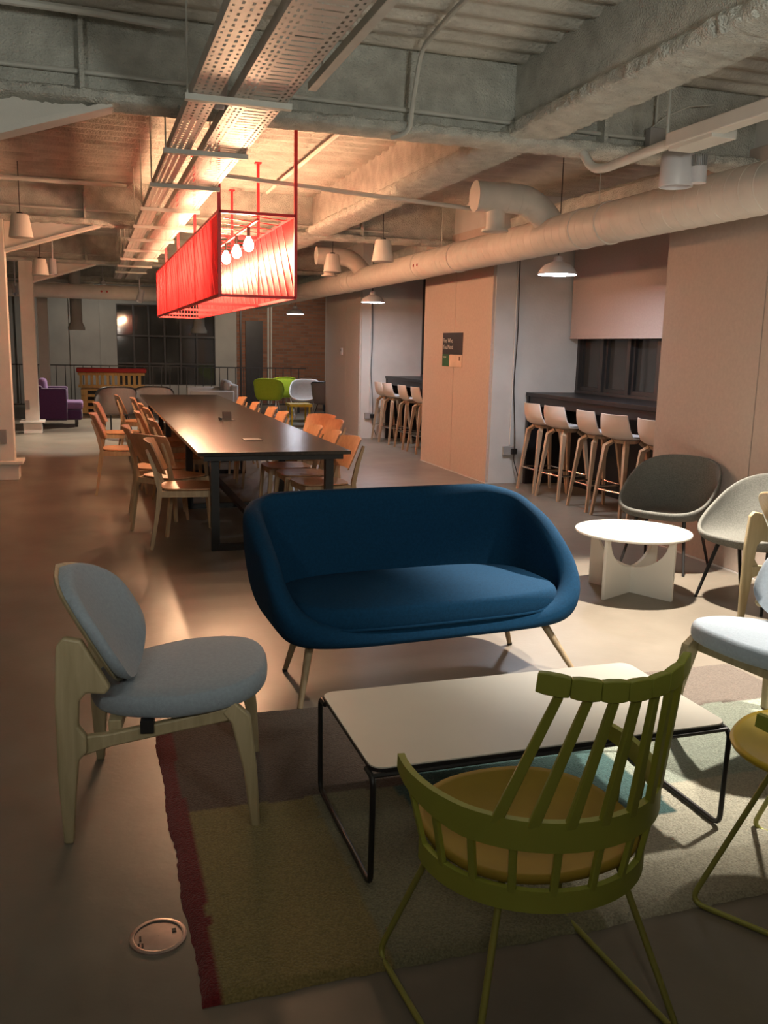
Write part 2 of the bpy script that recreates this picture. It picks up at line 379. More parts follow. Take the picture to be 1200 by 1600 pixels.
# columns with knee braces, cross beams
def fuzzy(p, q, ry, rz, seed, step=0.05, n=12, jit=0.016):
    p, q = Vector(p), Vector(q); L_ = (q-p).length; d = (q-p)/L_; k = int(L_/step)
    sd = d.cross(Vector((0,0,1))).normalized(); rings = []
    for i in range(k+1):
        c = p + d*(L_*i/k); ring = []
        for j in range(n):
            a = 2*PI*(j+.5)/n; e = sd*(ry*sgnpow(math.cos(a), .55)) + Vector((0,0,rz*sgnpow(math.sin(a), .55)))
            pt = c+e; nz = .8*noise.noise(pt*14+Vector((seed,0,0))) + .6*noise.noise(pt*31) + .55*noise.noise(pt*75)
            ring.append(pt + e.normalized()*nz*jit)
        rings.append(ring)
    return MB().loft(rings)
BEAMY = [0.05, 5.27, 10.50, 15.72, 20.9]
for i, by in enumerate(BEAMY):
    e = empty('ceiling_beam', (0, by, 2.72)); e['kind'] = 'structure'
    e['label'] = ['sprayed steel cross beam behind the camera side', 'nearest sprayed cross beam spanning above the sofa', 'second cross beam above the dining table', 'third cross beam beyond the dining table', 'last cross beam before the railing'][i]
    rel(MB().box(X0, X1+.5, by-.015, by+.015, 2.74, ZC), e).build('web', M_spray, e, smooth=False)
    fl = fuzzy((X0, by, 2.755), (X1+.5, by, 2.755), 0.125, 0.035, i, (0.05, 0.016, 0.03, .12, .12)[i], n=22 if i == 1 else 14, jit=.018)
    rel(fl, e).build('flange', M_spray, e)
    for sx in (-3.2, 0.02, 3.1):
        rel(MB().box(sx-.012, sx+.012, by-.11, by+.11, 2.78, ZC), e).build('stiffener', M_spray, e, smooth=False)
    if i: 
        tb = MB().tube([(X0, by-.06, 2.885), (0.55, by-.06, 2.87), (3.42, by-.06, 2.84)], 0.013, 8)
        rel(tb, e).build('conduit', M_conduit, e)
    # knee plate from column to beam
    col_x = -0.90
    k = empty('column', (col_x, by, 0)); k['kind'] = 'structure'
    k['label'] = ['white column behind the lounge', 'white column left of the lounge', 'white boxed column with socket at the left edge', 'white boxed column with socket beside the purple armchair', 'far white column before the railing'][i]
    def cb(mb, nm, mt=M_white, **kw): return mb.move(Matrix.Translation((-col_x, -by, 0))).build(nm, mt, k, **kw)
    cb(MB().box(col_x-.105, col_x+.105, by-.10, by+.10, 0.2, 2.75), 'shaft', smooth=False, bevel=.006)
    cb(MB().box(col_x-.14, col_x+.14, by-.14, by+.14, 0, .175), 'plinth', smooth=False, bevel=.004)
    cb(MB().box(col_x-.19, col_x+.19, by-.19, by+.19, .175, .205), 'plinth_cap', smooth=False, bevel=.004)
    pl = MB(); 
    poly = [(-.79, 2.42), (.155, 2.73), (-.79, 2.73)]
    pl.loft([[(a, by-.012, b) for a, b in poly], [(a, by+.012, b) for a, b in poly]]); cb(pl, 'knee_plate', smooth=False)
    cb(MB().bar((-.80, by, 2.41), (.165, by, 2.725), .16, .028), 'knee_flange', smooth=False)
    cb(MB().bar((.155, by, 2.74), (.42, by, 2.76), .15, .03), 'knee_toe', smooth=False)
    if i in (2, 3):
        x_, z_ = (-0.90, .47) if i == 2 else (-.965, .46)
        s_ = cb(MB().box(x_-.035, x_+.035, by-.125, by-.10, z_-.075, z_+.075), 'socket_box', M_outlet, smooth=False, bevel=.004)
        for dz in (-.03, .035):
            cb(MB().lathe([(.0001,-.002),(.022,-.002),(.022,.0)], 12).move(Matrix.Translation((x_, by-.126, z_+dz)) @ Matrix.Rotation(R(90), 4, 'X')), 'socket', M_black)
for i in range(4):
    a, b = BEAMY[i]+.02, BEAMY[i+1]-.02
    for j, bx in enumerate((-2.6, 2.59)):
        e = empty('ceiling_joist', (bx, a, 2.75)); e['kind'] = 'structure'; e['label'] = 'sprayed joist running lengthwise between cross beams'
        rel(MB().box(bx-.075, bx+.075, a, b, 2.80, ZC), e).build('web', M_spray, e, smooth=False)
        rel(fuzzy((bx, a, 2.80), (bx, b, 2.80), 0.16, 0.05, 9+i, 0.02 if i < 2 else 0.08, n=22, jit=.02), e).build('flange', M_spray, e)
for i in range(4):      # wall edge beam above bays
    a, b = BEAMY[i]+.02, BEAMY[i+1]-.02
    e = struct(fuzzy((4.62, a, 2.86), (4.62, b, 2.86), .20, .10, 30+i, .08 if i < 2 else .2, jit=.02), 'edge_beam', M_spray, 'sprayed edge beam over the right hand bays')

# ================================================================== CEILING SERVICES
def cable_tray(x0, x1, cells, y0, y1, z, name, label):
    e = empty(name, (x0, y0, z)); tag(e, label, 'cable tray')
    mb = MB(); per = 0.058
    n = int((y1-y0)/per)
    xs = [x0]; kinds = []
    for wd, kd in cells: xs.append(xs[-1]+wd); kinds.append(kd)
    sc = (x1-x0)/(xs[-1]-x0); xs = [x0+(q-x0)*sc for q in xs]
    for k, kd in enumerate(kinds):
        a, b = xs[k], xs[k+1]
        if kd == 's': mb.add([(a,y0,z),(b,y0,z),(b,y0+n*per,z),(a,y0+n*per,z)], [(0,1,2,3)]); continue
        fr = {'h': .50, 'o': .34, 'l': .26}[kd]; off = {'h': 0, 'o': .5, 'l': .25}[kd]
        for i in range(n):
            ya = y0+(i+off)*per; yb = ya+per*(1-fr)
            mb.add([(a,ya,z),(b,ya,z),(b,yb,z),(a,yb,z)], [(0,1,2,3)])
    rel(mb, e).build('slotted_floor', M_tray, e, smooth=False)['kind'] = 'stuff'
    for a in (x0, x1):
        sm = MB().box(a-.001, a+.001, y0, y0+n*per, z, z+.055)
        rel(sm, e).build('side_rail', M_tray, e, smooth=False)
    return e
TZ = 2.635
cable_tray(.497, .622, [(.008,'s'),(.008,'o'),(.016,'s'),(.010,'h'),(.020,'s'),(.010,'h'),(.016,'s'),(.008,'o'),(.008,'s')], 1.6, 17.6, TZ, 'cable_tray', 'narrow slotted cable tray, the left one of the pair')
cable_tray(.690, .940, [(.008,'s'),(.008,'o'),(.014,'s'),(.010,'h'),(.012,'s'),(.010,'h'),(.012,'s'),(.05,'l'),(.05,'l'),(.012,'s'),(.010,'h'),(.012,'s'),(.008,'o'),(.008,'s')], 1.6, 17.6, TZ, 'cable_tray', 'wide slotted cable tray with ladder rungs, right of the pair')
k = 0
while True:
    yy = 4.47 + k*1.242
    if yy > 16.5: break
    e = empty('tray_hanger', (.71, yy, TZ-.02)); tag(e, 'trapeze hanger bar number %s from the camera under the cable trays' % ['one','two','three','four','five','six','seven','eight','nine','ten'][k], 'hanger', 'tray hangers')
    rel(MB().box(.465, .965, yy-.02, yy+.02, TZ-.03, TZ-.003), e).build('strut', M_conduit, e, smooth=False)
    for xx in (.478, .952): rel(MB().tube([(xx, yy, TZ-.02), (xx, yy, ZC-.04)], .005, 6), e).build('rod', M_conduit, e)
    k += 1
# lighting tracks
def track(x, y0, y1, z, label, hook=False):
    e = empty('lighting_track', (x, y0, z)); tag(e, label, 'lighting track')
    rel(MB().box(x-.022, x+.022, y0, y1, z-.02, z+.02), e).build('rail', M_conduit, e, smooth=False, bevel=.003)
    for yy in (y0+.4, (y0+y1)/2, y1-.2): rel(MB().tube([(x, yy, z+.02), (x, yy, ZC-.03)], .004, 6), e).build('suspension_rod', M_conduit, e)
    return e
track(1.085, 0.3, 4.55, 2.745, 'slim lighting track beside the wide cable tray')
e = empty('lighting_track', (3.02, -1, 2.62)); tag(e, 'white lighting track with curled end above the felt chairs', 'lighting track')
rel(MB().tube(fillet([(3.02, 4.30, 2.62), (3.02, 5.02, 2.60), (3.0, 5.14, 2.62), (2.97, 5.2, 2.72)], .1), .028, 10), e).build('curled_end', M_white, e)
rel(MB().box(2.975, 3.065, -1, 4.35, 2.59, 2.66), e).build('rail', M_white, e, smooth=False, bevel=.006)
rel(MB().box(2.99, 3.14, 3.98, 4.34, 2.57, 2.64), e).build('driver_box', M_white, e, smooth=False, bevel=.004)
for yy in (1.0, 2.6, 4.4): rel(MB().tube([(3.02, yy, 2.66), (3.02, yy, ZC-.04)], .008, 8), e).build('suspension_rod', M_conduit, e)
def spot_head(loc, tgt, label, lit=True, top=ZC-.03):
    e = empty('spotlight_head', loc); tag(e, label, 'spotlight', 'track spotlights')
    d = (Vector(tgt)-Vector(loc)).normalized(); q = d.to_track_quat('-Z', 'Y').to_matrix().to_4x4()
    can_ = MB().lathe([(.001,.17),(.045,.17),(.052,.15),(.06,.0),(.06,-.06),(.055,-.06),(.052,.02),(.001,.02)], 20).move(q).build('can', M_lampwhite, e)
    MB().lathe([(.001,.022),(.047,.022)], 20).move(q).build('lens', M_spotface if lit else M_metal, can_)
    MB().tube([(0,0,.10),(0,0,top-loc[2])], .010, 8).build('stem', M_lampwhite, e)
    return e
spot_words = ['', 'white track spotlight above the pale chairs', 'white track spotlight above the floor left of the dining table', 'white track spotlight hanging before the back window', 'added white spotlight to brighten the back wall', 'added white spotlight to brighten the brick wall']
for s, wd in zip(SPOTS, spot_words):
    d = (Vector(s[1])-Vector(s[0])).normalized()
    if wd: spot_head(Vector(s[0]) - d*.075, s[1], wd, top=2.59 if s[0][1] < 4 else ZC-.03)
for s_, wd in zip(ADDED_FLOODS, ('added fill floodlight aimed at the nearest beam, right one', 'added fill floodlight aimed at the nearest beam, left one', 'added fill floodlight behind the camera')):
    d = (Vector(s_[1])-Vector(s_[0])).normalized(); spot_head(Vector(s_[0]) - d*.08, s_[1], wd)
e = empty('spotlight_head', (3.28, 4.66, 2.56)); tag(e, 'white drum projector hanging beside the big round duct', 'spotlight', 'track spotlights')
dr_ = MB().lathe([(.001,.085),(.085,.085),(.092,.075),(.097,-.095),(.094,-.105),(.086,-.105),(.082,-.06),(.001,-.06)], 28).build('drum', M_lampwhite, e)
MB().lathe([(.001,-.058),(.075,-.058)], 24).build('lens', M_spotface, dr_)
sb_ = MB().lathe([(.001,.05),(.040,.05),(.043,.04),(.045,-.09),(.001,-.09)], 20, (.085,-.09,0)).build('side_barrel', M_lampwhite, e)
for q in range(9):
    a = R(-100+q*14); MB().box(-.003,.003,-.010,.0,.0,.06).move(Matrix.Translation((.085,-.09,.0)) @ Matrix.Rotation(a,4,'Z') @ Matrix.Translation((0,-.043,0))).build('cooling_fin', M_outlet, sb_, smooth=False)
MB().tube([(0,0,.08),(0,0,.13),(-.26,-.34,.06)], .014, 8).build('bracket', M_lampwhite, e)
# junction box with conduits on the front beam
e = empty('junction_box', (3.46, 5.20, 2.84)); tag(e, 'grey junction box on the nearest cross beam', 'junction box')
MB().box(-.055,.055,-.06,.0,-.06,.06).build('body', M_outlet, e, smooth=False, bevel=.005)
MB().tube([(0,-.03,.06),(0,-.03,.35)], .007, 8).build('drop_conduit', M_conduit, e)
MB().tube([(-.03,-.03,.06),(.05,-.05,.13),(.2,-.08,.2),(.36,-.1,.22)], .006, 8).build('cable', M_conduit, e)
# bent conduit running over the beam
tag(MB().tube(fillet([(1.72, 1.6, 3.13), (1.76, 4.4, 3.13), (1.80, 4.98, 3.12), (1.80, 5.10, 2.85), (1.80, 5.13, 2.72), (1.72, 5.22, 2.70)], .12), .014, 8).build('bent_conduit', M_conduit), 'bent conduit dropping down the face of the nearest beam', 'conduit')
tag(MB().tube([(1.87, 5.5, 3.09), (1.86, 9.8, 3.09)], .018, 8).build('ceiling_pipe', M_duct), 'thin pipe under the deck right of the red lamp rod', 'pipe')
tag(MB().tube([(1.0, 6.95, 2.72), (3.2, 7.45, 2.70)], .018, 8).build('ceiling_pipe', M_duct), 'horizontal pipe behind the red lamp rod towards the open duct end', 'pipe')
tag(MB().tube([(-5, 9.2, 2.95), (.4, 9.2, 2.95)], .02, 8).build('ceiling_pipe', M_duct), 'horizontal pipe left of the cable trays', 'pipe')
tag(MB().tube([(-4.5, 4.9, 3.10), (.1, 4.95, 3.08), (.45, 4.95, 3.06)], .02, 8).build('ceiling_pipe', M_conduit), 'pipe under the deck at the upper left', 'pipe')
tag(MB().tube([(0.25, 4.6, 2.705), (.6, 4.62, 2.70)], .001, 6).build('cable_clip', M_conduit), 'thin clip wire under the trays', 'wire')
e = empty('emergency_lamp', (.655, 4.62, 2.70)); tag(e, 'small white emergency lamp between the two trays', 'lamp')
MB().box(-.026,.026,-.11,.11,-.02,.035).move(Matrix.Rotation(R(-28),4,'X')).build('body', M_lampwhite, e, smooth=False, bevel=.008)
MB().tube([(0,.05,.04),(0,.05,.3)], .004, 6).build('wire', M_conduit, e)
e = empty('ceiling_sensor', (.90, 6.95, 2.70)); tag(e, 'round white sensor dome with dark top under the tray', 'sensor')
MB().lathe([(.001,-.045),(.06,-.04),(.085,-.02),(.085,0),(.001,.0)], 20).build('dome', M_lampwhite, e)
MB().lathe([(.045,0),(.05,.03),(.03,.05),(.001,.05)], 16).build('collar', M_black, e)
MB().tube([(0,0,.05),(0,0,.42)], .006, 6).build('stem', M_conduit, e)

# big round duct with spiral seams
DX, DZ, DR = 3.70, 2.445, 0.148
e = empty('round_duct', (DX, -1, DZ)); tag(e, 'long cream painted round air duct along the window bays', 'duct')
rings = []; yy = -2.0
def dring(yy, r): return [(DX+r*math.cos(2*PI*k/32), yy, DZ+r*math.sin(2*PI*k/32)) for k in range(32)]
while yy < 20.6:
    rings += [dring(yy, DR), dring(yy+.108, DR), dring(yy+.112, DR+.0022), dring(yy+.118, DR+.0022)]; yy += .122
rel(MB().loft(rings), e).build('spiral_pipe', M_duct, e, ang=14)
for yy in (6.02, 6.40, 8.9, 10.0, 12.7, 13.1, 17.5):
    rel(MB().loft([dring(yy-.018, DR), dring(yy-.016, DR+.008), dring(yy-.006, DR+.009), dring(yy, DR+.004), dring(yy+.006, DR+.009), dring(yy+.016, DR+.008), dring(yy+.018, DR)], cap0=False, cap1=False), e).build('joint_band', M_duct, e, ang=60)
for yy in (6.2, 9.4, 12.9): rel(MB().tube([(DX, yy, DZ+DR), (DX, yy, ZC-.04)], .004, 6), e).build('hanging_wire', M_conduit, e)
for q in ((9.76), (9.88)):
    rel(MB().lathe([(.001,.004),(.016,.004),(.018,0)], 12).move(Matrix.Translation((DX-DR-.001, q, DZ-.02)) @ Matrix.Rotation(R(-90),4,'Y')), e).build('plug', M_redcush, e)
def branch(y0):
    pth = [(DX+.02, y0-.02, DZ+.06), (DX-.10, y0, DZ+.20), (DX-.22, y0+.02, DZ+.275), (DX-.36, y0+.03, DZ+.285), (DX-.66, y0+.06, DZ+.285)]
    full = fillet(pth, .1, 4)
    b = rel(MB().tube(full, .118, 24), e).build('branch_pipe', M_duct, e, ang=30)
    rel(MB().tube([pth[-1], (pth[-1][0]-.004, pth[-1][1], pth[-1][2])], .122, 24), e).build('end_cap', M_duct, b)
    for i in (2, 5, 8, 11, 14):
        if i < len(full)-1:
            d = (full[i+1]-full[i-1]).normalized(); rel(MB().tube([full[i]-d*.004, full[i]+d*.004], .1205, 24), e).build('seam', M_duct, b)
    cx, cy = DX-.48, y0+.05
    rel(MB().lathe([(.075,.20),(.078,.07),(.078,.03),(.11,.03),(.11,.015),(.06,.012),(.001,.02)], 24, (cx, cy, DZ)), e).build('diffuser', M_duct, b)
branch(6.95); branch(12.35)
# far crosswise duct
e = empty('round_duct', (-1, 18.3, 2.42)); tag(e, 'crosswise cream duct before the back wall', 'duct')
rel(MB().tube([(-5, 18.3, 2.42), (-2, 18.3, 2.42), (1, 18.3, 2.42), (3.53, 18.3, 2.42)], .135, 24), e).build('pipe', M_duct, e)
for xx in (.05, -1.4, 2.0): rel(MB().tube([(xx-.01, 18.3, 2.42), (xx+.01, 18.3, 2.42)], .142, 24), e).build('joint_band', M_duct, e)
for xx in (.28, .38): rel(MB().lathe([(.001,.004),(.018,.004),(.02,0)], 12).move(Matrix.Translation((xx, 18.163, 2.43)) @ Matrix.Rotation(R(90),4,'X')), e).build('plug', M_redcush, e)
for (xx, wd) in ((-.21, 'left'), (2.3, 'right')):
    e = empty('drop_diffuser', (xx, 20, 1.72)); tag(e, 'vertical duct outlet hanging before the back wall, the %s one' % wd, 'duct', 'drop diffusers')
    MB().lathe([(.001,0),(.17,0),(.17,.06),(.12,.16),(.12,1.46)], 20).build('pipe', M_greywall, e)
# cone pendants (loudspeakers)
def cone(loc, lab):
    e = empty('cone_pendant', loc); tag(e, lab, 'pendant', 'white cone pendants')
    MB().lathe([(.001,.215),(.072,.215),(.08,.205),(.112,0.004),(.105,0),(.001,.012)], 24).build('shade', M_white, e)
    MB().lathe([(.03,.215),(.03,.235),(.001,.235)], 12).build('cap', M_black, e)
    MB().tube([(0,0,.235),(0,0,ZC-.05-loc[2])], .004, 6).build('wire', M_black, e)
cone((2.90, 9.0, 2.365), 'white cone pendant beside the long duct, the nearer right one')
cone((2.95, 11.2, 2.42), 'smaller looking white cone pendant farther along the duct')
cone((-.57, 9.5, 2.455), 'white cone pendant at the left edge under the ceiling')
cone((-.58, 13.4, 2.37), 'white cone pendant in front of the far left column')

# dome pendants, lit
def pendant(loc, lab):
    e = empty('dome_pendant', loc); tag(e, lab, 'pendant lamp', 'lit dome pendants')
    sh_ = MB().lathe([(.172,0),(.176,.004),(.172,.02),(.150,.055),(.12,.085),(.07,.105),(.045,.115),(.042,.15),(.03,.165),(.001,.165)], 28).build('shade', M_lampwhite, e)
    MB().lathe([(.001,.012),(.10,.012),(.168,.006)], 28).build('diffuser', M_pend, sh_)
    MB().tube([(0,0,.165),(0,0,ZC-loc[2])], .005, 6).build('cord', M_black, e)
pendant((4.07, 7.46, 2.185), 'lit white dome pendant above the nearer bar stools')
pendant((4.04, 12.98, 2.155), 'lit white dome pendant above the farther bar stools')
pendant((4.02, 18.2, 2.13), 'lit white dome pendant in front of the brick wall')

# ================================================================== RED CAGE LAMP
CX0, CX1, CY0, CY1, CZ0, CZ1 = .965, 1.547, 7.0, 13.4, 1.865, 2.475
cg = empty('cage_chandelier', (1.256, 7.0, CZ0)); tag(cg, 'long red wire cage chandelier with glowing bulbs over the dining table', 'chandelier')
def cgp(mb, nm, mt=M_red, kind=None, **k):
    o = rel(mb, cg).build(nm, mt, cg, **k)
    if kind: o['kind'] = kind
    return o
T = .011
for xx in (CX0, CX1):
    for zz in (CZ0, CZ1): cgp(MB().box(xx-T, xx+T, CY0, CY1, zz-T, zz+T), 'long_bar', smooth=False)
ys = [CY0, 8.6, 10.2, 11.8, CY1]
for yy in ys:
    for zz in (CZ0, CZ1): cgp(MB().box(CX0, CX1, yy-T, yy+T, zz-T, zz+T), 'cross_bar', smooth=False)
    for xx in (CX0, CX1):
        top = ZC-.05 if yy != CY1 else CZ1
        cgp(MB().box(xx-T*1.1, xx+T*1.1, yy-T, yy+T, CZ0, top), 'hanging_rod', smooth=False)
        if yy != CY1: cgp(MB().box(xx-.03, xx+.03, yy-.03, yy+.03, top-.012, top), 'ceiling_plate', smooth=False)
for xx in (CX0, CX1):       # fine upright wires of each long side
    mb = MB(); n = 250
    for i in range(1, n):
        yy = CY0 + (CY1-CY0)*i/n
        mb.box(xx-.003, xx+.003, yy-.0032, yy+.0032, CZ0, CZ1)
    cgp(mb, 'side_mesh', kind='stuff', smooth=False)
    for i in range(26):
        a = CY0 + i*.25; b = min(a+.5, CY1)
        if a+.5 <= CY1+.01: cgp(MB().bar((xx-.006, a, CZ0), (xx-.006, b, CZ1), .005, .008), 'diagonal_wire', smooth=False)
for zz, nm in ((CZ1, 'top_wire'),):
    for i in range(21):
        a = CY0 + i*.3
        if a+.3 <= CY1+.01: cgp(MB().bar((CX0, a, zz), (CX1, a+.3, zz), .007, .007), nm, smooth=False)
mb = MB()
for i in range(1, 14):
    xx = CX0 + (CX1-CX0)*i/14; mb.box(xx-.003, xx+.003, CY1-.004, CY1+.004, CZ0, CZ1)
cgp(mb, 'end_mesh', kind='stuff', smooth=False)
cgp(MB().box(1.248, 1.264, CY0, CY1, 2.425, 2.441), 'cable_bar', smooth=False)
nb = 10
for i in range(nb):
    yy = 7.42 + i*.62
    cgp(MB().tube([(1.256, yy, 2.43), (1.256, yy, 2.35)], .014, 10), 'lamp_holder', M_black)
    cgp(MB().lathe([(.001,2.235),(.022,2.242),(.038,2.262),(.042,2.288),(.034,2.315),(.018,2.34),(.014,2.352)], 14, (1.256, yy, 0)), 'bulb', M_bulb)

# ================================================================== BUCKET SHELLS
def bucket(a, b, n, zfun, ab, bb, z0, zin, th, N=56, cy=0.0, p=1.0, byc=0.0, rimr=None):
    """bowl like seat shell: closed rim curve, outer skin down to a base oval, inner skin down to the seat"""
    mb = MB(); th2 = th/2
    def plan(a_, b_, k): 
        t = 2*PI*k/N; return a_*sgnpow(math.cos(t), 2/n), cy + b_*sgnpow(math.sin(t), 2/n)
    rings = []
    S = 7
    rim = [(*plan(a, b, k),) for k in range(N)]
    zr = [zfun((y-cy+b)/(2*b), abs(x)/a) for x, y in rim]
    inner = [plan(a-th, b-th, k) for k in range(N)]
    base = [(plan(ab, bb, k)[0], plan(ab, bb, k)[1]+byc) for k in range(N)]
    ibase = [(plan(ab-th*.4, bb-th*.4, k)[0], plan(ab-th*.4, bb-th*.4, k)[1]+byc) for k in range(N)]
    rings.append([(x*.02, (y-cy-byc)*.02+cy+byc, z0) for x, y in base])
    rings.append([(x*.7, (y-cy-byc)*.7+cy+byc, z0) for x, y in base])
    for s in range(S):
        t = s/S; fx = math.sin(t*PI/2)**p; fz = 1-math.cos(t*PI/2)**p
        fx = fx**.8
        rings.append([(bx+(x-bx)*fx, by+(y-by)*fx, z0+(z-th*.3-z0)*fz) for (bx,by),(x,y),z in zip(base, rim, zr)])
    for al in (0, 45, 90, 135, 180):
        c, s_ = math.cos(R(al)), math.sin(R(al))
        rings.append([((x+ix)/2+(x-ix)/2*c, (y+iy)/2+(y-iy)/2*c, z-th*.3+s_*th*.5) for (x,y),(ix,iy),z in zip(rim, inner, zr)])
    for s in range(S-1, -1, -1):
        t = s/S; fx = (math.sin(t*PI/2)**p)**.8; fz = 1-math.cos(t*PI/2)**p
        rings.append([(bx+(x-bx)*fx, by+(y-by)*fx, zin+(max(z-th*.3, zin+.004)-zin)*fz) for (bx,by),(x,y),z in zip(ibase, inner, zr)])
    rings.append([(x*.6, (y-cy-byc)*.6+cy+byc, zin) for x, y in ibase]); rings.append([(x*.02, (y-cy-byc)*.02+cy+byc, zin) for x, y in ibase])
    return mb.loft(rings)
def pad(ringfun, z0, z1, rnd, N=44, levels=4, crown=0.0):
    """upholstered pad: plan ring scaled at its edges so that it bulges"""
    mb = MB(); rings = []
    rings.append([(x*.02, y*.02, z0) for x, y in ringfun(N)])
    h = (z1-z0)
    for i in range(levels*2+1):
        a = -PI/2 + PI*i/(levels*2); k = 1-rnd*(1-math.cos(a)); z = (z0+z1)/2 + h/2*math.sin(a)
        rings.append([(x*k, y*k, z) for x, y in ringfun(N)])
    for k, dz in ((.75, .45), (.45, .85), (.02, 1.0)):
        rings.append([(x*k*(1-rnd), y*k*(1-rnd), z1+crown*dz) for x, y in ringfun(N)])
    return mb.loft(rings)

# ================================================================== BLUE SOFA
sf = empty('sofa', (1.43, 3.88, 0), R(4)); tag(sf, 'deep blue two-seat shell sofa on slanted oak legs', 'sofa')
zf = lambda t, x: .305 + .485*(1-(1-min(1, max(0, t)))**1.9)**.85 - .03*max(0, x-.8)/.2*(1 if t > .5 else 0)
bucket(.768, .43, 5.4, zf, .645, .315, .245, .285, .090, N=96, p=1.0, byc=-.05).build('shell', M_blue, sf, ang=80, sub=1)
def sring(N): return [(x, y) for x, y, z in super_ring(.660, .325, 3.6, N)]
cu_ = pad(sring, .300, .420, .07, N=56, crown=.022).move(Matrix.Translation((0,-.095,0))).build('seat_cushion', M_blue, sf, ang=80)
MB().tube([(x, y-.095, .330) for x, y in [(q[0]*1.012, q[1]*1.012) for q in sring(56)]], .006, 6, closed=True).build('seat_piping', M_blue, cu_)
for sx in (-1, 1):
    lg1 = MB().tube([(sx*.56, -.20, .28), (sx*.675, -.40, .012)], [.021, .012], 12).build('leg', M_oak, sf)
    lg2 = MB().tube([(sx*.52, .06, .28), (sx*.60, .08, .012)], [.021, .012], 12).build('leg', M_oak, sf)
    MB().lathe([(.001,0),(.013,0),(.013,.012),(.001,.012)], 12, (sx*.678, -.405, 0)).build('glide', M_black, lg1)
    MB().lathe([(.001,0),(.013,0),(.013,.012),(.001,.012)], 12, (sx*.602, .081, 0)).build('glide', M_black, lg2)

# ================================================================== PALE BLUE LOUNGE CHAIRS (front = -Y)
def lounge_chair(mfab):
    e = empty('lounge_chair', (0,0,0)); e['category'] = 'chair'
    def sr(N):
        out = []
        for x, y, z in super_ring(1, 1, 2.7, N):
            wd = .285 if y < 0 else .285-.075*y
            out.append((x*wd, y*.285))
        return out
    pad(sr, .385, .455, .06, crown=.014).move(Matrix.Translation((0,-.085,0)) @ Matrix.Rotation(R(-6),4,'X')).build('seat', mfab, e, ang=80)
    # back cushion: rounded lozenge, wrapped about the sitter
    def backpt(u, v, off):          # u,v in -1..1
        x = u*.285; w_ = .175 - .055*u*u
        z = .615 + v*.185 + .0*u
        y = .235 + .105*v - .055*u*u + off
        return (x, y, z)
    def backmesh(t0, t1, shrink):
        rings = []; N = 40
        def rg(k, off): return [backpt(k*q[0], k*q[1]*(1-.22*abs(q[0])), off) for q in [(p_[0], p_[1]) for p_ in super_ring(1, 1, 2.9, N)]]
        for k in (.02, .5, .85, .96): rings.append(rg(k*shrink, t0))
        rings.append(rg(1*shrink, t0*.6+t1*.4)); 
        for k in (.96, .85, .5, .02): rings.append(rg(k*shrink, t1))
        return MB().loft(rings)
    backmesh(-.045, -.004, .985).build('back_cushion', mfab, e, ang=80)
    backmesh(-.003, .010, 1.0).build('back_shell', M_ash, e, ang=60)
    for sx in (-1, 1):
        # rear leg: sawn board with a gusset carrying the back
        poly = [(.262,0),(.290,0),(.300,.20),(.303,.45),(.294,.62),(.272,.645),(.222,.635),(.142,.487),(.158,.468),(.212,.474),(.234,.448),(.238,.37),(.215,.338),(.215,.29),(.240,.262),(.252,.14)]
        MB().prism(poly, lambda u, v, q, sx=sx: (sx*(.262+.02*(1-v/.6)) + (q-.5)*.032, u, v)).build('rear_leg', M_ash, e, smooth=False, bevel=.007)
        MB().strip([(sx*.262, -.285, 0), (sx*.25, -.268, .2), (sx*.235, -.24, .36), (sx*.23, -.20, .40)], [.026,.034,.040,.036], [.028,.042,.062,.05], up=(0,1,0)).build('front_leg', M_ash, e, ang=30, bevel=.006)
        MB().strip([(sx*.262, .25, .30), (sx*.25, .15, .315), (sx*.24, -.05, .35), (sx*.232, -.235, .385)], [.028,.028,.028,.028], [.065,.042,.040,.045]).build('side_rail', M_ash, e, bevel=.005)
        MB().box(sx*.25-.018, sx*.25+.018, .02, .06, .335, .375).build('pad_block', M_black, e, smooth=False)
    MB().box(-.23, .23, -.22, -.17, .345, .38).build('cross_rail', M_ash, e, smooth=False, bevel=.003)
    MB().box(-.23, .23, .12, .16, .33, .365).build('cross_rail', M_ash, e, smooth=False, bevel=.003)
    return e
lc = lounge_chair(M_sky)
place(lc, False, (.215, 2.885, 0), R(80), 'pale blue lounge chair left of the sofa on the rug edge', 'pale blue lounge chairs')
place(lc, True, (2.47, 2.60, .016), R(-82), 'brightly lit pale blue lounge chair at the right frame edge behind the yellow chair', 'pale blue lounge chairs')
place(lc, True, (3.73, 3.72, 0), R(80), 'pale blue lounge chair turned away, next to the grey felt chairs', 'pale blue lounge chairs')

# ================================================================== RUG
RX0, RX1, RY0, RY1 = .195, 2.95, 1.835, 3.455
def rugcol(x, y):
    j = .012*noise.noise(Vector((x*6, y*6, 1))) + .005*noise.noise(Vector((x*20, y*20, 2)))
    xx, yy = x+j, y+j
    if xx < .248: return (.155, .020, .022)
    if yy > 2.70 and xx < 1.02: return (.115, .080, .060)
    if yy > 3.02: return (.15, .125, .105)
    if .95 < xx < 1.80 and 2.28 < yy < 2.96: return (.055, .115, .110)  # teal patch, partly the coffee table's cast shadow painted in
    if xx < .66: return (.235, .190, .075)
    if yy < 2.70 and xx < 1.25: return (.215, .205, .125)  # dimmer tone, light fading to the left painted into the colour
    if yy < 2.05: return (.36, .34, .26)
    if xx > 1.8 and yy > 2.45: return (.30, .34, .28)
    return (.44, .42, .33)  # cream, made lighter to carry the light on the right side
rb = MB(); st = .0135; nxr = int((RX1-RX0)/st); nyr = int((RY1-RY0)/st); cols_ = []
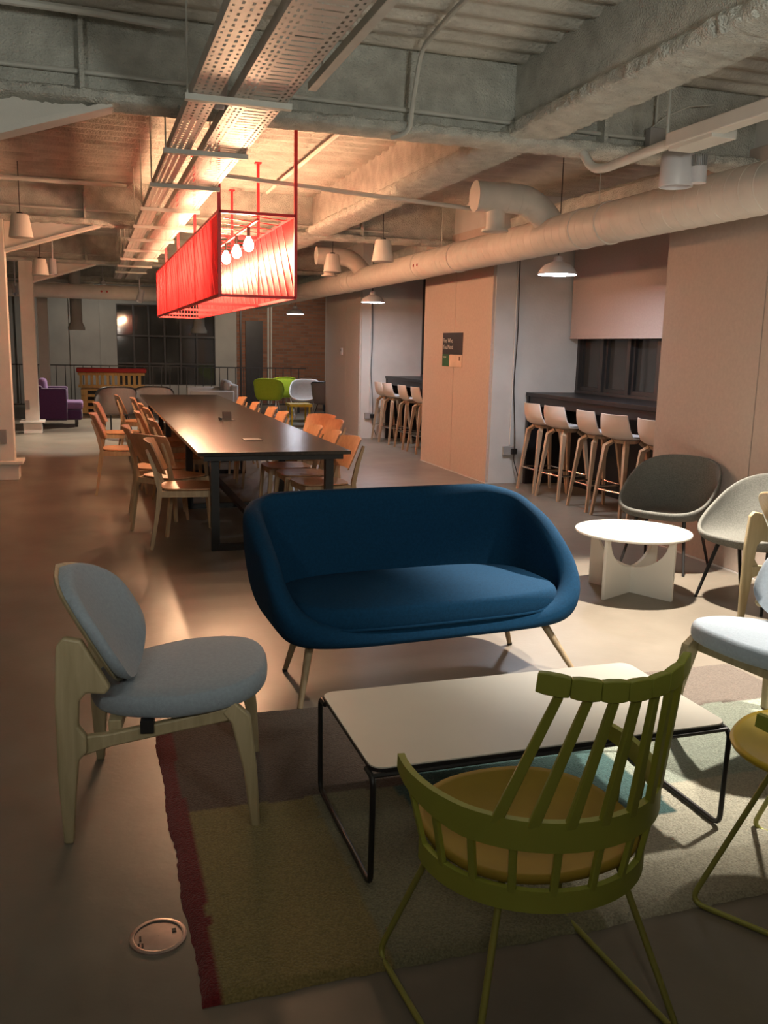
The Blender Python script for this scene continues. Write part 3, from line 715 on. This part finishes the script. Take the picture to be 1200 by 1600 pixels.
for j in range(nyr+1):
    for i in range(nxr+1):
        x = RX0+(RX1-RX0)*i/nxr; y = RY0+(RY1-RY0)*j/nyr
        edge = i in (0, nxr) or j in (0, nyr); near = i in (1, nxr-1) or j in (1, nyr-1)
        jj = .006*noise.noise(Vector((x*40, y*40, 0))) + .012*noise.noise(Vector((x*7, y*7, 5)))
        z = .001 if edge else (.012 if near else .0165 + .003*noise.noise(Vector((x*55, y*55, 3))))
        dx = dy = 0
        if i in (0,1): dx = jj
        if i in (nxr, nxr-1): dx = jj
        if j in (0,1): dy = jj
        if j in (nyr, nyr-1): dy = jj
        rb.v.append((x+dx-RX0, y+dy-RY0, z)); cols_.append(rugcol(x, y))
for j in range(nyr):
    for i in range(nxr):
        a = j*(nxr+1)+i; rb.f.append((a, a+1, a+nxr+2, a+nxr+1))
rug = rb.build('rug', M_rug, ang=80); rug.location = (RX0, RY0, 0)
ca = rug.data.color_attributes.new('dye_and_light', 'FLOAT_COLOR', 'POINT')
for i, c in enumerate(cols_): ca.data[i].color = (*c, 1)
tag(rug, 'colour block wool rug with dark red edge stripe under the coffee table', 'rug')
# floor box
e = empty('floor_outlet', (.118, 2.125, 0)); tag(e, 'round metal floor outlet lid beside the rug', 'floor outlet')
MB().lathe([(.072,.0),(.072,.004),(.066,.006),(.060,.005)], 32).build('ring', M_metal, e)
MB().lathe([(.060,.003),(.001,.004)], 32).build('lid', M_metal, e)
for (a, b, c_, d_) in ((-.047,-.042,-.010,.008), (-.052,-.047,-.03,-.02), (-.043,-.038,-.036,-.022), (.036,.046,.004,.018)):
    MB().box(a, b, c_, d_, .0035, .0052).build('slot', M_black, e, smooth=False)

# ================================================================== COFFEE TABLE
ct = empty('coffee_table', (.695, 2.155, 0)); tag(ct, 'low white rectangular coffee table on black wire runners', 'coffee table')
def rrect(x0, x1, y0, y1, r, seg=6):
    out = []
    for cx, cy, a0 in ((x1-r, y1-r, 0), (x0+r, y1-r, 90), (x0+r, y0+r, 180), (x1-r, y0+r, 270)):
        for k in range(seg+1): a = R(a0+90*k/seg); out.append((cx+r*math.cos(a), cy+r*math.sin(a)))
    return out
CW, CD, CH = 1.165, .565, .372
pr = rrect(0, CW, 0, CD, .04)
MB().prism(pr, lambda u, v, s: (u, v, CH-.004+.004*s)).build('top', M_white_lam, ct, smooth=False)
MB().prism(rrect(-.002, CW+.002, -.002, CD+.002, .041), lambda u, v, s: (u, v, CH-.014+.0095*s)).build('top_edge', M_black, ct, smooth=False)
for xx in (.0, CW):
    pth = [(xx, .05, CH-.022), (xx, -.012, CH-.022), (xx, -.004, .010+.018), (xx, CD+.004, .010+.018), (xx, CD+.012, CH-.022), (xx, CD-.05, CH-.022)]
    MB().tube(fillet(pth, .035), .0085, 10).build('runner', M_black, ct)
for yy in (.0, CD): MB().tube([(0, yy, CH-.022), (CW, yy, CH-.022)], .007, 8).build('rail', M_black, ct)

# ================================================================== SPINDLE CHAIRS (front = -Y)
def spindle_chair(mframe, mseat, mwire):
    e = empty('spindle_chair', (0,0,0)); e['category'] = 'chair'
    def sr(N):
        return [(x*.245, y*.235) for x, y, z in super_ring(1, 1, 2.3, N)]
    mb = MB(); rings = []
    N = 44
    for k, z in ((.02,.418),(.6,.418),(.9,.424),(.985,.434),(1.0,.444),(.985,.452),(.92,.449),(.75,.438),(.4,.430),(.02,.428)):
        rings.append([(x*k, y*k-.01, z + .006*(1 if y < 0 else 0)*abs(y)/.235*k) for x, y in sr(N)])
    mb.loft(rings).build('seat', mseat, e, ang=80)
    def arc(r, a, ry=None): return (r*math.sin(a), (ry or r)*math.cos(a))
    # lower rim band behind the seat
    angs = [R(-100+200*i/28) for i in range(29)]
    MB().strip([(*arc(.252, a, .245), .408) for a in angs], .014, .048).build('lower_rim', mframe, e)
    # mid band and arms
    pth, hs = [], []
    for i in range(37):
        a = -108+216*i/36; t = max(0, (abs(a)-62)/46)
        r = .275 + .012*t; x, y = arc(r, R(a), .27)
        pth.append((x, y - .03*t, .565 + .022*t)); hs.append(.064 - .030*t)
    MB().strip(pth, .016, hs).build('middle_band', mframe, e)
    # lower spindles
    for i in range(11):
        a = R(-95+19*i); t = max(0, (abs(math.degrees(a))-62)/50)
        x0, y0 = arc(.252, a, .245); x1, y1 = arc(.275+.012*t, a, .27)
        MB().bar((x0, y0, .42), (x1, y1-.03*t, .56+.02*t), .017, .012, up=(math.sin(a), math.cos(a), .2)).build('lower_spindle', mframe, e, smooth=False, bevel=.003)
    # upper spindles and segmented top rail
    def top(u):  # u -1..1
        return Vector((.148*u, .345 - .055*u*u,   .892 + .008*u*u))
    for i in range(7):
        u = -1+2*i/6; a = R(46*u); x0, y0 = arc(.275, a, .27)
        tp = top(u*.93)
        MB().bar((x0, y0, .58), tp - Vector((0,.004,.02)), .024, .014, up=(math.sin(a)*.6, 1, .3), w2=.017).build('upper_spindle', mframe, e, smooth=False, bevel=.003)
        # rail segment with small cusp between neighbours
        ua, ub = u-.1655, u+.1655
        seg = [top(ua), top((ua*3+ub)/4), top(u), top((ua+ub*3)/4), top(ub)]
        MB().strip(seg, .017, [.037,.042,.042,.042,.037]).build('top_rail', mframe, e, ang=20, bevel=.002)
    for sx in (-1, 1):
        pth = [(sx*.17, -.09, .415), (sx*.262, -.245, .009), (sx*.262, .25, .009), (sx*.14, .13, .415)]
        MB().tube(fillet(pth, .045, 6), .0078, 10).build('sled_wire', mwire, e)
    MB().tube([(-.17,-.09,.414),(.17,-.09,.414)], .007, 8).build('under_wire', mwire, e)
    MB().tube([(-.14,.13,.414),(.14,.13,.414)], .007, 8).build('under_wire', mwire, e)
    return e
gc = spindle_chair(M_green, M_greenseat, M_greenwire)
place(gc, False, (.918, 1.675, 0), R(184), 'olive green spindle-back armchair with its back to the camera', 'spindle-back armchairs')
yc = spindle_chair(M_green, M_yellow, M_greenwire)
place(yc, False, (1.885, 1.79, 0), R(212), 'spindle-back armchair with a yellow seat cut by the right frame edge', 'spindle-back armchairs')
for c_ in (gc, yc): c_.location.z = 0.0

# ================================================================== WHITE ROUND TABLE
wt = empty('side_table', (3.235, 4.76, 0)); tag(wt, 'round white side table on crossed cut-out panels', 'side table')
MB().lathe([(.001,.385),(.352,.385),(.358,.388),(.36,.396),(.358,.402),(.001,.402)], 56).build('top', M_whitetable, wt, ang=30)
def finpoly():
    out = [(-.30,0),(.30,0),(.30,.384),(.262,.384)]
    for k in range(1, 16):
        a = PI*k/16; out.append((.262*math.cos(a), .384-.215*math.sin(a)))
    return out + [(-.262,.384),(-.30,.384)]
for an in (25, -65):
    ca_, sa_ = math.cos(R(an)), math.sin(R(an))
    MB().prism(finpoly(), lambda u, v, s: (u*ca_-(s-.5)*.022*sa_, u*sa_+(s-.5)*.022*ca_, v)).build('crossed_panel', M_whitetable, wt, smooth=False, bevel=.002)

# ================================================================== GREY FELT CHAIRS
def felt_chair(mshell, mleg, name='felt_chair', th=.022, legr=.011):
    e = empty(name, (0,0,0)); e['category'] = 'chair'
    bucket(.335, .315, 2.5, lambda t, x: .430 + .345*(max(0, t)**1.35*.55 + .45*(3*max(0,t)**2-2*max(0,t)**3)), .20, .17, .365, .388, th, N=48, byc=-.03).build('shell', mshell, e, ang=80, sub=1)
    for sx in (-1, 1):
        MB().tube([(sx*.17, -.12, .375), (sx*.235, -.225, 0)], [legr*1.25, legr*.85], 8).build('leg', mleg, e)
        MB().tube([(sx*.19, .09, .385), (sx*.24, .225, 0)], [legr*1.25, legr*.85], 8).build('leg', mleg, e)
    MB().tube([(-.17,-.12,.378),(.17,-.12,.378)], .008, 8).build('under_bar', mleg, e)
    return e
fc = felt_chair(M_felt, M_black)
place(fc, False, (3.895, 5.33, 0), R(-58), 'grey felt bucket chair against the beige panel behind the white table', 'grey felt chairs')
place(fc, True, (3.86, 4.38, 0), R(-76), 'grey felt bucket chair at the right edge behind a pale blue chair', 'grey felt chairs')

# ================================================================== DINING TABLE
TX0, TX1, TY0, TY1 = .708, 1.835, 6.36, 13.75
dt = empty('dining_table', (1.27, 6.36, 0)); tag(dt, 'very long dark communal table on black steel frames', 'table')
def dtp(mb, nm, mt, **k): return rel(mb, dt).build(nm, mt, dt, **k)
dtp(MB().box(TX0, TX1, TY0, TY1, .715, .742), 'top', M_tabletop, smooth=False, bevel=.002)
dtp(MB().box(TX0+.05, TX1-.05, TY0+.04, TY1-.04, .675, .715), 'apron', M_black, smooth=False)
for yy in (6.50, 8.27, 10.52, 11.60, 13.6):
    fr = MB()
    for xx in (TX0+.135, TX1-.135): fr.box(xx-.03, xx+.03, yy-.03, yy+.03, 0, .68)
    fr.box(TX0+.165, TX1-.165, yy-.03, yy+.03, 0, .045)
    dtp(fr, 'leg_frame', M_black, smooth=False)
dtp(MB().box(1.24, 1.30, 6.50, 13.6, .045, .085), 'stretcher', M_black, smooth=False)
def popup(x, y, lab, up):
    e = empty('table_outlet', (x, y, .743)); tag(e, lab, 'outlet', 'outlets in the long table')
    MB().box(-.07,.07,-.085,.085,0,.004).build('frame', M_black, e, smooth=False)
    if up:
        MB().box(-.045,.045,-.012,.012,0,.085).move(Matrix.Rotation(R(-15),4,'X')).build('flap', M_black, e, smooth=False, bevel=.004)
        MB().box(-.012,.012,-.06,.06,0,.02).move(Matrix.Translation((-.07,0,0.004)) @ Matrix.Rotation(R(15),4,'Y')).build('flap', M_black, e, smooth=False)
    else: MB().box(-.055,.055,-.07,.07,.004,.006).build('lid', M_counter, e, smooth=False)
popup(1.32, 9.15, 'raised black power outlet in the long table', True)
popup(1.24, 7.20, 'flat black power outlet near the end of the long table', False)

# ================================================================== DINING CHAIRS (front = -Y)
def dining_chair():
    e = empty('dining_chair', (0,0,0)); e['category'] = 'chair'
    def sr(N): return [(x*(.215 if y < 0 else .215-.02*y), y*.205) for x, y, z in super_ring(1, 1, 4.2, N)]
    mb = MB(); N = 32; rings = []
    for k, z in ((.02,.435),(.97,.437),(1,.444),(.985,.452),(.8,.449),(.02,.443)): rings.append([(x*k, y*k-.01, z) for x, y in sr(N)])
    mb.loft(rings).build('seat', M_chairwood, e, ang=50)
    rows = []
    for s in (0, 1):
        for j in range(5):
            v = j/4; row = []
            for i in range(9):
                u = -1+2*i/8
                wd = (.205+.012*v)*(1-.05*(abs(2*v-1)**3))
                y = .205 + .10*v - .055*u*u + s*.011
                row.append((u*wd, y, .555 + .245*v - (.012*u*u if j == 4 else 0)))
            rows.append(row)
    mb = MB(); o = 0
    for s in (0,1):
        for j in range(5): mb.v += rows[s*5+j]
    for s in (0,1):
        for j in range(4):
            for i in range(8):
                a = s*45+j*9+i; q = (a, a+1, a+10, a+9); mb.f.append(q if s else q[::-1])
    bd = [i for i in range(9)] + [9*j+8 for j in range(1,5)] + [36+i for i in range(7,-1,-1)] + [9*j for j in range(3,0,-1)]
    for k in range(len(bd)): a, b = bd[k], bd[(k+1)%len(bd)]; mb.f.append((a, b, b+45, a+45))
    mb.build('backrest', M_chairwood, e, ang=50)
    for sx in (-1, 1):
        MB().strip([(sx*.205, .265, 0), (sx*.2, .215, .30), (sx*.198, .20, .45), (sx*.196, .235, .60), (sx*.192, .285, .74)], [.022,.026,.028,.024,.018], [.022,.03,.036,.03,.018], up=(0,1,0)).build('rear_leg', M_chairleg, e)
        MB().strip([(sx*.205, -.215, 0), (sx*.192, -.185, .40), (sx*.19, -.18, .437)], [.022,.032,.032], [.022,.034,.034], up=(0,1,0)).build('front_leg', M_chairleg, e)
        MB().bar((sx*.195, -.17, .412), (sx*.197, .2, .412), .018, .045).build('side_rail', M_chairleg, e, smooth=False)
    MB().bar((-.19, -.178, .412), (.19, -.178, .412), .018, .045).build('front_rail', M_chairleg, e, smooth=False)
    MB().bar((-.19, .19, .412), (.19, .19, .412), .018, .045).build('back_rail', M_chairleg, e, smooth=False)
    return e
dc = dining_chair()
GL, GR = 'wooden chairs along the left side of the long table', 'wooden chairs along the right side of the long table'
LEFT = [(.68, 6.79, 84, 'wooden dining chair nearest the camera on the left of the long table'),
        (.62, 7.36, 128, 'wooden dining chair turned with its back to the camera, second on the left'),
        (.56, 7.93, 88, 'wooden dining chair pulled slightly back, third on the left'),
        (.82, 8.62, 92, 'wooden dining chair tucked in, fourth on the left of the table'),
        (.30, 9.36, 88, 'wooden dining chair pulled well out into the aisle, the nearer of three'),
        (.74, 9.60, 90, 'wooden dining chair behind the nearer pulled-out chair on the left'),
        (.86, 10.15, 90, 'wooden dining chair tucked in about mid table on the left'),
        (.84, 10.9, 90, 'wooden dining chair tucked in past mid table on the left'),
        (.34, 11.05, 86, 'wooden dining chair pulled well out into the aisle, the middle of three'),
        (.80, 12.0, 88, 'wooden dining chair second from the far end on the left'),
        (.62, 12.62, 92, 'wooden dining chair pulled out near the far end on the left')]
RIGHT = [(1.72, 6.83, -84, 'wooden dining chair nearest the camera on the right of the table'),
         (1.70, 7.34, -90, 'wooden dining chair second on the right of the table'),
         (1.66, 7.82, -90, 'wooden dining chair third on the right, tucked deep'),
         (2.02, 8.42, -86, 'wooden dining chair fourth on the right, pulled out'),
         (2.10, 9.05, -60, 'wooden dining chair turned away from the table on the right'),
         (1.72, 9.55, -90, 'wooden dining chair tucked in past mid table on the right'),
         (1.74, 10.25, -90, 'wooden dining chair beyond the raised outlet on the right'),
         (1.70, 11.15, -92, 'wooden dining chair second from the far end on the right'),
         (1.72, 12.25, -88, 'wooden dining chair at the far end on the right')]
first = True
for lst, g in ((LEFT, GL), (RIGHT, GR)):
    for x, y, a, lab in lst:
        place(dc, not first, (x, y, 0), R(a), lab, g); first = False

# ================================================================== BAR COUNTERS AND STOOLS
def counter(y0, y1, lab):
    e = empty('bar_counter', (4.70, y0, 0)); tag(e, lab, 'counter', 'dark bar counters in the window bays')
    L_ = y1-y0
    MB().box(0, .63, 0, L_, 1.0, 1.04).build('worktop', M_counter, e, smooth=False, bevel=.002)
    MB().box(.02, .06, 0.05, L_-.05, .90, 1.0).build('apron', M_counter, e, smooth=False)
    MB().box(.50, .53, 0.05, L_-.05, 0, 1.0).build('back_panel', M_counter, e, smooth=False)
    MB().box(.012, .62, L_-.05, L_, 0, 1.0).build('end_panel', M_counter, e, smooth=False)
    MB().box(.012, .62, 0, .05, 0, 1.0).build('end_panel', M_counter, e, smooth=False)
counter(6.10, 9.19, 'dark bar counter under the nearer window')
counter(11.38, 14.32, 'dark bar counter in the farther bay')
def stool():
    e = empty('bar_stool', (0,0,0)); e['category'] = 'stool'
    # one piece shell: seat rolls up into a low back
    prof = [(-.20,.728),(-.185,.742),(-.10,.738),(.02,.730),(.10,.735),(.155,.765),(.185,.83),(.200,.90),(.208,.955)]
    wid = [.17,.185,.195,.20,.20,.198,.190,.180,.165]
    up_, lo_ = [], []
    for i, ((y, z), wd) in enumerate(zip(prof, wid)):
        a = prof[min(i+1, 8)]; b = prof[max(i-1, 0)]; d = Vector((0, a[0]-b[0], a[1]-b[1])).normalized(); n = Vector((0, -d.z, d.y))*.012
        row = []
        for j in range(9):
            u = -1+2*j/8; lift = .022*u*u if i < 5 else 0; fw = -.045*u*u if i >= 5 else 0
            row.append(Vector((u*wd, y+fw, z+lift)))
        up_.append(row); lo_.append([p - n for p in row])
    mb = MB(); rings = [up_[i]+lo_[i][::-1] for i in range(9)]
    ss_ = mb.loft(rings).build('seat_shell', M_stool, e, ang=60)
    MB().prism(rrect(-.165, .165, -.175, .10, .05), lambda u, v, s: (u, v, .742+.006*s+.022*(u/.2)**2)).build('seat_pad', M_stoolseat, ss_)
    MB().lathe([(.001,.69),(.10,.69),(.12,.722),(.001,.722)], 16).build('seat_block', M_stoolwood, e)
    for sx in (-1, 1):
        for sy in (-1, 1):
            MB().strip([(sx*.19, sy*.20, 0), (sx*.158, sy*.158, .38), (sx*.130, sy*.125, .66), (sx*.085, sy*.085, .705)], [.022,.028,.036,.03], [.024,.032,.048,.034], up=(0,1,0)).build('leg', M_stoolwood, e)
    rr = [(-.170,-.172),(.170,-.172),(.170,.172),(-.170,.172)]
    MB().tube(fillet([(p[0], p[1], .255) for p in rr]+[(-.170,-.172,.255)], .015), .009, 8).build('foot_ring', M_chrome, e)
    return e
bs = stool()
words = ['farthest', 'second farthest', 'middle', 'second nearest', 'nearest, partly hidden by the pier']
for i, (y, a, dx) in enumerate(((8.62, 90, 0), (8.16, 97, 0), (7.52, 88, 0), (7.06, 100, .0), (6.50, 82, 0))):
    place(bs, i > 0, (4.655+dx, y, 0), R(a), 'pale bar stool at the nearer counter, the %s of five' % ['farthest', 'second farthest', 'middle', 'second nearest', 'nearest and half hidden'][i], 'bar stools at the nearer counter')
for i, (y, a) in enumerate(((13.95, 90), (13.52, 96), (12.78, 90), (12.2, 90))):
    place(bs, True, (4.63, y, 0), R(a), 'pale bar stool at the farther counter, the %s of four' % ['farthest', 'second farthest', 'second nearest', 'nearest'][i], 'bar stools at the farther counter')
# roller blind in the nearer bay, and another farther on
def blind(y0, y1, zb, lab):
    e = empty('roller_blind', (5.22, y0, zb)); tag(e, lab, 'blind', 'roller blinds')
    L_ = y1-y0
    MB().box(-.003, .003, 0, L_, .03, 2.93-zb).build('fabric', M_blind, e, smooth=False)
    MB().box(-.009, .009, 0, L_, 0, .03).build('bottom_bar', M_blind, e, smooth=False, bevel=.003)
    MB().tube([(0, 0, 2.95-zb), (0, L_, 2.95-zb)], .03, 12).build('roller', M_blind, e)
blind(6.10, 9.18, 1.645, 'beige roller blind half lowered over the nearer window')
struct(MB().box(5.18, 5.36, 6.08, 6.14, 1.03, 2.95), 'trim_4', M_wall, 'jamb of the nearer bay window', smooth=False)
# conduit, socket box and dangling cable on the pier faces
def pier_services(y, x, zt, lab1, lab2, lab3):
    tag(MB().tube([(x, y-.012, .44), (x, y-.012, 2.9)], .009, 8).build('wall_conduit', M_wall), lab1, 'conduit', 'wall conduits')
    e = empty('wall_outlet', (x, y, .37)); tag(e, lab2, 'outlet', 'wall outlets')
    MB().box(-.085,.055,-.04,0,-.045,.055).build('plate', M_outlet, e, smooth=False, bevel=.004)
    MB().box(.0,.07,-.075,-.04,-.03,.035).build('plug', M_black, e, smooth=False, bevel=.006)
    pts = [(x+.015, y-.02, 2.6), (x+.03, y-.025, 1.7), (x+.012, y-.02, 1.1), (x+.05, y-.03, .6), (x+.045, y-.06, .40), (x+.03, y-.06, .28), (x+.08, y-.08, .12), (x+.11, y-.06, .05)]
    tag(MB().tube(fillet(pts, .12, 4), .006, 6).build('power_cable', M_cable), lab3, 'cable', 'wall cables')
pier_services(9.22, 4.535, 2.6, 'slim conduit on the side of the poster pier', 'grey socket with plug low on the side of the poster pier', 'black cable hanging down beside the poster pier')
pier_services(14.35, 4.44, 2.6, 'slim conduit on the side of the pale far pier', 'grey socket with plug low on the pale far pier', 'black cable hanging beside the pale far pier')

# ================================================================== POSTER
def text_mesh(s, size, material, parent, loc, name='lettering'):
    cu = bpy.data.curves.new('t', 'FONT'); cu.body = s; cu.size = size; cu.extrude = 0.0004; cu.resolution_u = 3
    tmp = bpy.data.objects.new('t', cu); C.objects.link(tmp)
    bpy.context.view_layer.update()
    me = bpy.data.meshes.new_from_object(tmp.evaluated_get(bpy.context.evaluated_depsgraph_get()))
    bpy.data.objects.remove(tmp); bpy.data.curves.remove(cu)
    me.name = name; me.materials.clear(); me.materials.append(material)
    o = bpy.data.objects.new(name, me); C.objects.link(o); o.parent = parent
    o.location = loc; o.rotation_euler = (R(90), 0, 0)
    return o
po = empty('poster', (PX-.001, 10.665, 1.29), R(-90)); tag(po, 'black, green and tan poster on the beige panel', 'poster')
PW, PH = .635, .41      # local x runs towards the camera, y into the wall
bf_ = MB().box(0, PW, -.004, 0, .147, PH).build('black_field', M_print_dark, po, smooth=False)
gf_ = MB().box(0, .235, -.004, 0, 0, .147).build('green_field', M_print_green, po, smooth=False)
tf_ = MB().box(.235, PW, -.006, 0, -.004, .140).build('tan_card', M_print_tan, po, smooth=False)
text_mesh('Find Who', .078, M_print_white, bf_, (.015, -.0045, .29))
text_mesh('You Need', .078, M_print_white, bf_, (.015, -.0045, .212))
MB().box(.03, .13, -.0055, -.004, .108, .120).build('small_print', M_print_white, gf_, smooth=False)
MB().box(.54, .585, -.0075, -.006, .075, .125).build('emblem', M_print_brown, tf_, smooth=False)

# ================================================================== FAR SEATING
# purple armchair
pa = empty('armchair', (-.50, 17.1, 0)); tag(pa, 'purple upholstered armchair beside the white column', 'armchair')
def pb(mb, nm, mt, bev=.03): return mb.build(nm, mt, pa, smooth=True, bevel=bev)
pb(MB().box(-.40, .12, -.46, -.34, .12, .68), 'arm', M_purple); pb(MB().box(-.40, .12, .34, .46, .12, .68), 'arm', M_purple)
pb(MB().box(-.42, -.28, -.45, .45, .12, .72), 'backrest', M_purple)
pb(MB().box(-.30, .36, -.34, .34, .12, .30), 'base', M_purple); pb(MB().box(-.28, .38, -.33, .33, .30, .44), 'seat_cushion', M_lightpurple, .04)
pb(MB().box(-.30, -.14, -.30, .30, .44, .86).move(Matrix.Rotation(R(-6),4,'Y')), 'back_cushion', M_lightpurple, .06)
for x, y in ((-.34,-.38),(.26,-.30),(-.34,.38),(.26,.30)): MB().box(x-.025, x+.025, y-.025, y+.025, 0, .12).build('leg', M_black, pa, smooth=False)
# pallet counter with red cushion
pc = empty('pallet_bench', (-.17, 19.6, 0)); tag(pc, 'stacked pine pallets with a red topped rail', 'bench')
for k in range(4):
    z = .02+k*.125
    p = MB().box(0, 1.25, 0, .8, z+.095, z+.12).box(0, 1.25, 0, .1, z, z+.02)
    p.build('pallet_deck', M_pallet, pc, smooth=False, bevel=.003)
    for xx in (0, .55, 1.12): MB().box(xx, xx+.13, .0, .12, z+.02, z+.095).build('pallet_block', M_pallet, pc, smooth=False)
    MB().box(.02, 1.23, .3, .32, z, z+.095).build('pallet_gap_shade', M_black, pc, smooth=False)  # black sheet standing in for the shade inside the pallet gaps
MB().box(-.05, 1.3, .3, .36, .54, .60).build('rail_board', M_pallet, pc, smooth=False)
for i in range(12):
    MB().box(-.02+.108*i, .035+.108*i, .31, .35, .60, .84).build('baluster', M_pallet, pc, smooth=False)
MB().box(-.05, 1.3, .27, .39, .80, .86).build('rail_board', M_pallet, pc, smooth=False)
MB().box(-.08, 1.33, .18, .48, .86, .95).build('red_cushion', M_redcush, pc, bevel=.02)
# low white table beyond the dining table
lt = empty('low_table', (.50, 15.55, 0)); tag(lt, 'small white low table between the grey chairs', 'table')
MB().box(-.2, .3, -.25, .25, .36, .39).build('top', M_white_lam, lt, smooth=False, bevel=.003)
for x, y in ((-.18,-.23),(.28,-.23),(-.18,.23),(.28,.23)): MB().tube([(x,y,0),(x,y,.36)], .009, 8).build('leg', M_black, lt)
# grey shell chairs at the far end of the table
def mesh_chair(mshell, mrim, mleg, name):
    e = empty(name, (0,0,0)); e['category'] = 'chair'
    zfn = lambda t, x: .42 + .40*max(0, t)**.75
    bucket(.30, .27, 3.2, zfn, .20, .17, .385, .405, .016, N=40, byc=-.02).build('shell', mshell, e, ang=80)
    N = 40; pts = []
    for k in range(N):
        t = 2*PI*k/N; x, y = .30*sgnpow(math.cos(t), 2/3.2), .27*sgnpow(math.sin(t), 2/3.2)
        pts.append((x, y, zfn((y+.27)/.54, 0)+.004))
    MB().tube(pts, .012, 8, closed=True).build('rim', mrim, e)
    for sx in (-1, 1):
        for sy in (-1, 1): MB().tube([(sx*.16, sy*.12, .39), (sx*.23, sy*.22, 0)], .010, 8).build('leg', mleg, e)
    return e
mc = mesh_chair(M_mesh, M_black, M_black, 'mesh_chair')
place(mc, False, (.38, 14.55, 0), R(186), 'dark rimmed grey chair left of the far table end', 'dark rimmed grey chairs')
place(mc, True, (.98, 14.75, 0), R(174), 'dark rimmed grey chair right behind the far table end', 'dark rimmed grey chairs')
place(mc, True, (4.42, 17.02, 0), R(130), 'dark rimmed grey chair beside the pale far pier', 'dark rimmed grey chairs')
wc_ = mesh_chair(M_greysofa, M_white, M_white, 'mesh_chair')
place(wc_, False, (4.15, 17.85, 0), R(-20), 'white rimmed grey chair by the yellow stool', 'white rimmed chairs')
gch = mesh_chair(M_lime, M_lime, M_white, 'tub_chair')
place(gch, False, (3.52, 18.4, 0), R(160), 'lime green tub chair with white legs, the nearer one', 'lime green tub chairs')
place(gch, True, (3.98, 19.4, 0), R(190), 'lime green tub chair half hidden behind the other', 'lime green tub chairs')
ys_ = empty('low_table', (3.80, 16.85, 0)); tag(ys_, 'small yellow table between the far chairs', 'table')
MB().box(-.22, .22, -.2, .2, .36, .42).build('top', M_yellow, ys_, smooth=False, bevel=.01)
for sx in (-1, 1):
    MB().box(sx*.17-.015, sx*.17+.015, -.18, -.15, 0, .36).build('leg', M_yellow, ys_, smooth=False); MB().box(sx*.17-.015, sx*.17+.015, .15, .18, 0, .36).build('leg', M_yellow, ys_, smooth=False)
bt = empty('low_table', (4.85, 20.2, 0)); tag(bt, 'dark wooden table against the brick wall', 'table')
MB().box(-.4, .4, -.3, .3, .66, .70).build('top', M_darkframe, bt, smooth=False)
for x, y in ((-.36,-.26),(.36,-.26),(-.36,.26),(.36,.26)): MB().box(x-.02, x+.02, y-.02, y+.02, 0, .66).build('leg', M_darkframe, bt, smooth=False)
# light grey sofa
gs = empty('sofa', (2.36, 18.6, 0), R(0)); tag(gs, 'light grey sofa with cushions behind the far table end', 'sofa')
def gb(mb, nm, bev=.03, mt=M_greysofa): return mb.build(nm, mt, gs, bevel=bev)
gb(MB().box(-.45, .5, -.40, .40, .16, .34), 'base'); gb(MB().box(-.45, .36, -.30, .30, .34, .46), 'seat_cushion', .04)
gb(MB().box(.36, .5, -.40, .40, .16, .70), 'backrest'); gb(MB().box(-.45, .42, -.42, -.32, .16, .58), 'arm'); gb(MB().box(-.45, .42, .32, .42, .16, .62), 'arm')
for yy in (-.16, .16): gb(MB().box(.18, .34, yy-.15, yy+.15, .44, .80).move(Matrix.Rotation(R(4),4,'Y')), 'back_cushion', .06)
for x, y in ((-.4,-.36),(.45,-.36),(-.4,.36),(.45,.36)): gb(MB().box(x-.02, x+.02, y-.02, y+.02, 0, .16), 'leg', 0, M_black)
# railing
rl = empty('railing', (0, 21.4, 0)); tag(rl, 'thin dark steel railing before the back wall', 'railing')
MB().box(-4.9, 5.0, -.015, .015, .95, .975).build('top_rail', M_darkframe, rl, smooth=False)
MB().box(-4.9, 5.0, -.012, .012, .08, .10).build('bottom_rail', M_darkframe, rl, smooth=False)
px = -2.4
while px < 5.0:
    MB().box(px-.009, px+.009, -.009, .009, .10 if int(px*10)%9 else 0, .95).build('baluster', M_darkframe, rl, smooth=False); px += .19
# thermostat on the far pier
e = empty('thermostat', (PX, 15.45, 1.42)); tag(e, 'small thermostat on the pale far pier', 'thermostat')
MB().box(-.02, 0, -.05, .05, -.06, .06).build('body', M_lampwhite, e, smooth=False, bevel=.004); MB().box(-.024, -.02, -.03, .03, .0, .035).build('display', M_outlet, e, smooth=False)
# track spots on the left, far
for i, (x, y, z, lab) in enumerate(((-1.22, 18.0, 2.36, 'lit spotlight beyond the far left column'), (-1.02, 17.6, 2.28, 'lower lit spotlight beyond the far left column'))):
    spot_head((x, y, z), (x+.3, y-1.6, 0), lab)
